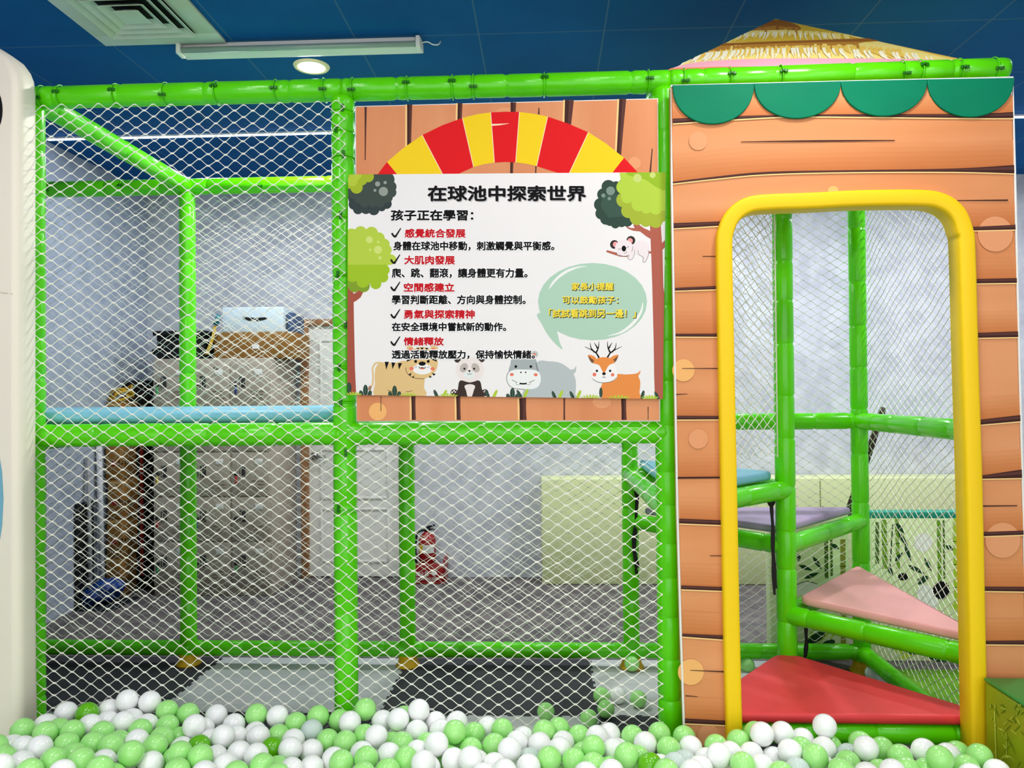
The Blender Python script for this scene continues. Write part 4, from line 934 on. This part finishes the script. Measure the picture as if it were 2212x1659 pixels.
# ------------------------------------------------------------------ carton stack by the wall
Yx = 5.42; bx0, bx1 = WLX+.02, at(262, 1000, Yx).x; bz = at(220, 868, Yx).z/5
LB = ['bottom of the stack behind the blue bag', 'second from the bottom of the stack by the wall', 'middle one of the stack by the wall', 'second from the top of the stack by the wall', 'open-topped, with yellow cord coiled on it']
INK = mat((58, 40, 24), .7, .2); INKR = mat((150, 40, 36), .7, .2); TAPE = mat((196, 160, 100), .4, .4)
for k in range(5):
    t = thing('cardboard_box', 'brown cardboard box '+LB[k], 'box', ((bx0+bx1)/2, Yx+.11, bz*k), 'stacked cardboard boxes by the wall')
    m = MB(); dx = .008*((k*7) % 3-1); m.box((bx0+.012+dx, Yx, bz*k+.001), (bx1+dx, Yx+.22, bz*(k+1)-.002), CARD, .004); m.build('carton', t)
    m = MB(); m.box((bx0+.013+dx, Yx-.001, bz*(k+1)-.03), (bx1-.001+dx, Yx+.001, bz*(k+1)-.012), TAPE); m.build('tape', t)
    m = MB(); rs = random.Random(k)
    for j in range(6):
        x = bx0+.1+.022*j; z = bz*k+.11+.01*rs.random()
        m.box((x, Yx-.0016, z), (x+.014, Yx, z+.006), INK); m.box((x+.003, Yx-.0016, z-.02), (x+.007, Yx, z+.03), INK); m.box((x-.002, Yx-.0016, z+.016), (x+.016, Yx, z+.021), INK)
    m.box((bx0+.05, Yx-.0016, bz*k+.1), (bx0+.085, Yx, bz*k+.135), INKR); m.build('printed_mark', t)
t = thing('cable_coil', 'tangled coil of yellow cord on the top cardboard box', 'cord', ((bx0+bx1)/2, Yx+.2, bz*5))
m = MB(); rs = random.Random(3); YC = mat((206, 164, 40), .55, .3); xm = (bx0+bx1)/2
for k in range(7):
    o = []; rx, ry = rs.uniform(.05, .08), rs.uniform(.06, .09); ox, oy = rs.uniform(-.02, .02), rs.uniform(-.03, .03); zz = bz*5+.012+.012*k
    for j in range(20):
        a = 2*math.pi*j/20; o.append((xm+ox+rx*math.cos(a), Yx+.11+oy+ry*math.sin(a), zz+.018*math.sin(2*a+k)+.018*math.cos(a+k*2)))
    m.tube(o, .008, YC, 6, True)
m.build('cord', t)
sx0, sx1 = at(266, 1000, Yk+.2).x, at(340, 1000, Yk+.2).x
t = thing('tall_carton', 'dark tall carton with red stripe standing between the box stack and the lockers', 'box', ((sx0+sx1)/2, Yk+.3, 0))
DB = mat((26, 18, 18), .7, .2)
m = MB(); m.box((sx0, Yk+.2, 0), (min(sx1, lx0-.01), WALLY-.03, at(300, 822, Yk+.2).z), DB, .006); m.build('carton', t)
m = MB(); xr = at(306, 1000, Yk+.2).x; m.box((xr-.012, Yk+.198, .1), (xr+.012, Yk+.201, 1.15), INKR); m.build('red_stripe', t)
# cleaning things at the wall
t = thing('rolled_sheet', 'long pale rolled sheet leaning upright before the cardboard boxes', 'roll', tuple(atz(196, 1262, 0)+Vector((0, 0, 0))))
m = MB(); a, b = at(188, 960, 5.33), at(197, 1278, 5.33); a.x = max(a.x, WLX+.03); b.x = max(b.x, WLX+.05); b.z = .001; m.tube([a, b], .02, mat((206, 206, 214), .6, .3), 12); m.build('roll', t)
t = thing('mop', 'grey-handled mop leaning against the blue-lit wall', 'mop', (WLX+.06, 5.18, 0))
m = MB(); m.tube([(WLX+.03, 5.2, 1.03), (WLX+.07, 5.16, .07)], .014, mat((160, 158, 160), .4, .4), 10); m.build('handle', t)
m = MB(); m.box((WLX+.004, 5.08, .001), (WLX+.026, 5.28, .72), BLACK, .008); m.build('mop_head', t)
t = thing('cloth_bag', 'crumpled blue plastic bag on a dark tray on the floor', 'bag', tuple(atz(195, 1305, 0)))
bm = bmesh.new(); bmesh.ops.create_icosphere(bm, subdivisions=4, radius=1); c = atz(200, 1300, 0)
for v in bm.verts:
    p = v.co; k = .92+.16*abs(math.sin(4*p.x+3*p.z+1))+.16*abs(math.sin(6*p.y+5*p.x))-.14*abs(math.sin(9*p.z-7*p.x+4*p.y))
    v.co = Vector((c.x+p.x*.17*k+.075, c.y-.06+p.y*.12*k, max(.013, .07+p.z*.085*k+.34*p.x*.17)))
m = MB(); m.addbm(bm, mat((34, 76, 150), .35, .45, ((9, 9, 9), (20, 44, 104), .9)), True); m.build('bag', t)
m = MB(); m.box((c.x-.14, c.y-.24, 0), (c.x+.28, min(c.y+.14, Yx-.01), .012), mat((34, 38, 44), .6, .3), .004); m.build('tray', t)
# ------------------------------------------------------------------ fire extinguisher on its red stand
Ye = 5.83; c = at(928, 1230, Ye); c.z = 0
REDM = mat((150, 10, 20), .3, .5)
sx0, sx1, sz = at(890, 1230, Ye).x, at(961, 1230, Ye).x, at(925, 1206, Ye).z
t = thing('extinguisher_stand', 'low red stand lettered for fire extinguishers on the floor by the back wall', 'stand', ((sx0+sx1)/2, Ye+.08, 0))
m = MB(); m.box((sx0, Ye, 0), (sx1, Ye+.2, .015), REDM, .004); m.box((sx0, Ye, .015), (sx1, Ye+.012, sz-.04), REDM, .004)
m.box((sx0, Ye, .015), (sx0+.012, Ye+.2, sz), REDM, .003); m.box((sx1-.012, Ye, .015), (sx1, Ye+.2, sz), REDM, .003); m.build('tray', t)
S = Sheet((0, Ye, 0), (0, -1, 0), base=8e-4)
S.text('滅火器', (899, 1234, 926, 1245), WHITE, .02); S.text('FIRE EXTINGUISHER', (899, 1247, 948, 1253), WHITE, .01); S.ell(938, 1238, 6.5, WHITE, 5)
S.take().build('lettering', t)
ec = at(923, 1180, Ye+.1); ex, ey = ec.x, Ye+.1
t = thing('fire_extinguisher', 'red fire extinguisher standing in the red stand by the back wall', 'fire extinguisher', (ex, ey, .016))
zt = at(923, 1150, ey).z; rb = .066
m = MB(); m.lathe((ex, ey, 0), [(.05, .016), (rb, .022), (rb, zt-.06), (rb*.9, zt-.035), (rb*.6, zt-.012), (.025, zt), (.02, zt+.012)], REDM, 28); m.build('cylinder', t)
m = MB(); m.lathe((ex, ey, 0), [(.001, zt+.006), (.022, zt+.006), (.022, zt+.036), (.001, zt+.036)], BLACK, 14)
m.tube([(ex, ey, zt+.04), (ex+.06, ey-.02, zt+.058)], .008, BLACK, 8); m.tube([(ex, ey, zt+.026), (ex+.06, ey-.02, zt+.026)], .007, BLACK, 8); m.build('valve_handle', t)
m = MB(); m.tube(smooth([(ex-.02, ey-.01, zt+.02), (ex-.07, ey-.03, zt), (ex-.088, ey-.03, zt-.12), (ex-.082, ey-.02, zt-.3), (ex-.075, ey-.02, zt-.36)], False), .009, BLACK, 8); m.build('hose', t)
m = MB(); n = 10; vs = []
for z in (zt-.15, zt-.085):
    for k in range(n+1):
        a = math.radians(-150+12*k); vs.append((ex+(rb+.0012)*math.cos(a), ey+(rb+.0012)*math.sin(a), z))
m.add(vs, [(k, k+1, n+2+k, n+1+k) for k in range(n)], mat((210, 210, 206), .5, .3), True)
m.add([(v[0]-.0 if True else 0, v[1]-.001, v[2]) for v in vs[:4]+vs[n+1:n+5]], [(k, k+1, 5+k, 4+k) for k in range(3)], mat((226, 186, 30), .5, .3), True); m.build('paper_label', t)
# ------------------------------------------------------------------ pale green wall pads
PG = mat((214, 220, 168), .5, .3, ((4, 4, 4), (206, 212, 158), .6), (30, .08))
xs = [at(1169, 1150, 5.82).x, at(1471, 1150, 5.82).x, at(1773, 1080, 5.82).x, at(2075, 1080, 5.82).x, at(2380, 1080, 5.82).x]
for k, l in enumerate(('pale green wall pad at the end nearest the fire extinguisher', 'pale green wall pad, second from the fire extinguisher, behind the hut post', 'pale green wall pad seen above the teal-edged bamboo panel', 'pale green wall pad farthest from the fire extinguisher')):
    tag(MB().box((xs[k]+.002, 5.82, 0), (xs[k+1]-.002, WALLY-.004, .80), PG, .012).build('wall_pad'), l, 'wall pad', 'pale green pads along the back wall')
# bamboo print panels just behind the frame
Yq = 4.20
PB = ink(226, 242, 184); BG, BG2, BGD, LF = ink(120, 164, 48), ink(176, 206, 60), ink(84, 116, 44), ink(34, 72, 40)
TE = mat((18, 142, 118), .5, .3)
def panel(label, xa, xb, ztop, prints, band):
    t = thing('bamboo_panel', label, 'padded panel', ((xa+xb)/2, Yq, 0))
    m = MB(); m.box((xa, Yq, 0), (xb, Yq+.08, ztop), PB, .008); m.build('body', t)
    if band: m = MB(); m.box((xa-.001, Yq-.001, ztop-.036), (xb+.001, Yq+.081, ztop+.002), TE, .006); m.build('top_edge', t)
    S = Sheet((0, Yq, 0), (0, -1, 0), base=9e-4); prints(S); S.take().build('bamboo_print', t)
def stalk(S, x0, y0, x1, y1, w, c, n=4):
    S.line([(x0, y0), (x1, y1)], c, w, False)
    for k in range(1, n): S.line([(x0+(x1-x0)*k/n-w*.6, y0+(y1-y0)*k/n), (x0+(x1-x0)*k/n+w*.6, y0+(y1-y0)*k/n)], LF, 1.6, False)
def lf(S, x, y, l, r, w=9):
    r = math.radians(r); S.line([(x, y, .4), (x+l*.35*math.cos(r), y+l*.35*math.sin(r), w), (x+l*.7*math.cos(r), y+l*.7*math.sin(r), w*.7), (x+l*math.cos(r), y+l*math.sin(r), .4)], LF)
def pr_r(S):
    q = T(1700, 1080, 3.771)
    Q = lambda x, y: q(x, y)[0]
    S.ell(*Q(1108, 345), 20, ink(246, 246, 240))
    for a, w, c in ((((735, 180), (735, 520)), 8, BGD), (((790, 160), (800, 560)), 11, BG), (((895, 150), (905, 560)), 8, BG), (((1235, 165), (1245, 680)), 8, BG), (((1275, 165), (1282, 640)), 4, BGD), (((1375, 150), (1385, 900)), 13, BG2)):
        stalk(S, *Q(*a[0]), *Q(*a[1]), w, c)
    stalk(S, *Q(860, 200), *Q(840, 540), 2.5, LF, 1)
    for x, y, l, r in ((885, 185, 30, 52), (900, 250, 46, 58), (960, 370, 40, 70), (880, 500, 26, -50), (1120, 470, 34, 62), (985, 530, 42, 28), (1060, 690, 30, -32), (1150, 620, 26, 160), (1290, 370, 20, 30), (820, 540, 24, 60)): lf(S, *Q(x, y), l, r)
    # plump black and white animal among the stalks
    S.spoly([Q(1060, 760), Q(1080, 700), Q(1130, 690), Q(1190, 725), Q(1230, 800), Q(1200, 900), Q(1080, 900)], ink(244, 244, 238))
    pts = []
    for k in range(36):
        a = 2*math.pi*k/36; r = (1.0 if k % 2 else .86); pts.append(Q(1255+72*r*math.cos(a), 735+80*r*math.sin(a)))
    S.poly(pts, ink(18, 18, 18)); S.ell(*Q(945, 625), 11, ink(18, 18, 18), 8)
    for x, y, l, r in ((820, 1180, 60, 28), (960, 1200, 50, 20), (1120, 1270, 70, -4), (1300, 1290, 60, 10), (900, 1290, 50, -12), (1420, 900, 30, 210), (1330, 860, 40, 30)):
        r2 = math.radians(r); X, Y = Q(x, y); S.line([(X, Y, .5), (X+l*.4*math.cos(r2), Y+l*.4*math.sin(r2), 9), (X+l*math.cos(r2), Y+l*math.sin(r2), .5)], BG2)
    for x, y, w in ((880, 1180, 20), (1000, 1230, 16), (1240, 1310, 26), (790, 1140, 14)): S.ell(*Q(x, y), w, LF, 6, 24)
def pr_l(S):
    q = T(1700, 1080, 3.771); Q = lambda x, y: q(x, y)[0]
    for a, w, c in ((((318, 300), (322, 640)), 8, BGD), (((360, 300), (364, 620)), 5, BGD), (((455, 320), (460, 1200)), 11, ink(150, 148, 60))): stalk(S, *Q(*a[0]), *Q(*a[1]), w, c)
    for x, y, l, r in ((95, 530, 32, 22), (210, 460, 34, 56), (140, 640, 36, -22), (360, 360, 20, 30), (95, 440, 16, 90)): lf(S, *Q(x, y), l, r)
    S.spoly([Q(60, 760), Q(80, 690), Q(160, 665), Q(240, 685), Q(250, 760)], ink(240, 240, 232)); S.line([Q(80, 690), Q(160, 662), Q(245, 684)], K, 1.4)
    for x, y, l, r in ((200, 1060, 60, -30), (250, 1170, 60, -46), (150, 1180, 50, -60), (330, 1160, 46, -50)):
        r2 = math.radians(r); X, Y = Q(x, y); S.line([(X, Y, .5), (X+l*.5*math.cos(r2), Y+l*.5*math.sin(r2), 6), (X+l*math.cos(r2), Y+l*math.sin(r2), .5)], BG2)
    for x, y, w in ((240, 1120, 22), (330, 1180, 18)): S.ell(*Q(x, y), w, LF, 9, -30)
xa = at(1848, 1200, Yq).x
panel('teal-edged bamboo print panel with black animal patch behind the side net', xa, xa+1.3, .795, pr_r, True)
xb = at(1834, 1200, Yq).x
panel('bamboo print panel under the mauve step, on the near side of the dark gap', xb-.42, xb, .79, pr_l, False)
# dark stick leaning outside the back net
t = thing('wooden_stick', 'dark brown stick leaning behind the back corner post of the hut', 'stick', tuple(at(1831, 1112, 4.235)))
m = MB(); m.tube([at(1908, 880, 4.17), at(1904, 893, 4.17), at(1880, 968, 4.19), at(1831, 1112, 4.235)], .016, mat((52, 32, 24), .5, .35), 12, rr=[.014, .018, .018, .02]); m.build('shaft', t)
# ------------------------------------------------------------------ black straps
def strap(label, pts, Y, w=.02, tails=2):
    t = thing('strap', label, 'strap', tuple(at(*pts[-1], Y)))
    m = MB()
    for k in range(tails):
        P = smooth([(p[0]+(k*4-2)*(i/len(pts)), p[1]-k*14*(i == len(pts)-1), 0) for i, p in enumerate(pts)], False)
        vs = []; fs = []
        for i, p in enumerate(P):
            c = at(p[0], p[1], Y+.006*k); ww = w/2*(1+.25*math.sin(i*1.1+k))
            vs += [c+Vector((-ww, 0, 0)), c+Vector((ww, 0, 0)), c+Vector((ww, .004, 0)), c+Vector((-ww, .004, 0))]
        for i in range(len(P)-1):
            for j in range(4): fs.append((i*4+j, i*4+(j+1) % 4, i*4+4+(j+1) % 4, i*4+4+j))
        fs += [(3, 2, 1, 0), tuple(len(vs)-4+j for j in range(4))]
        m.add(vs, fs, BLACK)
    m.build('webbing', t)
    m = MB(); c = at(*pts[0], Y+.002); m.tube([c+Vector((.012*math.cos(a), 0, .02*math.sin(a))) for a in [k*math.pi/6 for k in range(12)]], .006, BLACK, 6, True); m.build('knot', t)
strap('black strap hanging down the middle post beside the mauve step', [(1666, 1082), (1669, 1130), (1670, 1180), (1672, 1230), (1675, 1285)], 3.35, .013)
strap('black strap hanging below the pink step bar', [(1741, 1345), (1742, 1380), (1741, 1410), (1739, 1432)], 3.44, .013)
strap('black strap hanging on the back hut post seen through the lower net', [(1377, 1065), (1374, 1120), (1370, 1180), (1377, 1240)], 3.98, .016)
# ------------------------------------------------------------------ light: lamps of the room, added fill lamps and white world fill from behind the camera
def area(name, loc, size, power, col=(1, .97, .93), tgt=None, shape='DISK', sy=None, spread=180):
    l = bpy.data.lights.new(name, 'AREA'); l.shape = shape; l.size = size; l.energy = power; l.color = col; l.spread = math.radians(spread)
    if sy: l.size_y = sy
    o = bpy.data.objects.new(name, l); C.objects.link(o); o.location = loc
    if tgt: o.rotation_euler = (Vector(tgt)-Vector(loc)).to_track_quat('-Z', 'Y').to_euler()
    return o
for x, y, p in ((-1.6, 1.0, 11), (.2, 1.0, 8), (1.75, 1.0, 8), (-1.6, -1.2, 13), (.3, -1.2, 13), (2.0, -1.2, 13), (.95, 2.2, 7), (-1.2, 1.95, 2.6), (.35, 1.95, 1.8)):  # the last two are added over the pit to brighten the balls
    area('room_and_fill_light', (x, y, CEIL-.015), .17, p)
area('lit_downlight', tuple(atz(673, 143, CEIL-.02)), .12, 14)
for x, y, p in ((-2.2, 4.9, 8), (-.6, 5.0, 13), (1.2, 5.0, 21), (2.9, 4.8, 20), (2.5, 3.4, 18)):  # added to brighten the back room; the last follows net shadows on pink step
    area('back_fill_light', (x, y, CEIL-.02), .17, p, (.93, .96, 1))
w = bpy.data.worlds.new('world'); bpy.context.scene.world = w; w.use_nodes = True
w.node_tree.nodes['Background'].inputs[0].default_value = (1, .985, .97, 1); w.node_tree.nodes['Background'].inputs[1].default_value = 1.35  # even white background added as soft frontal fill
cy = bpy.context.scene.cycles; cy.max_bounces = 7; cy.diffuse_bounces = 3; cy.glossy_bounces = 3; cy.transmission_bounces = 4; cy.caustics_reflective = False; cy.caustics_refractive = False
vs = bpy.context.scene.view_settings
bpy.context.scene.display_settings.display_device = 'sRGB'
vs.view_transform = 'Standard'; vs.look = 'None'; vs.exposure = .76; vs.gamma = 1; vs.use_curve_mapping = False
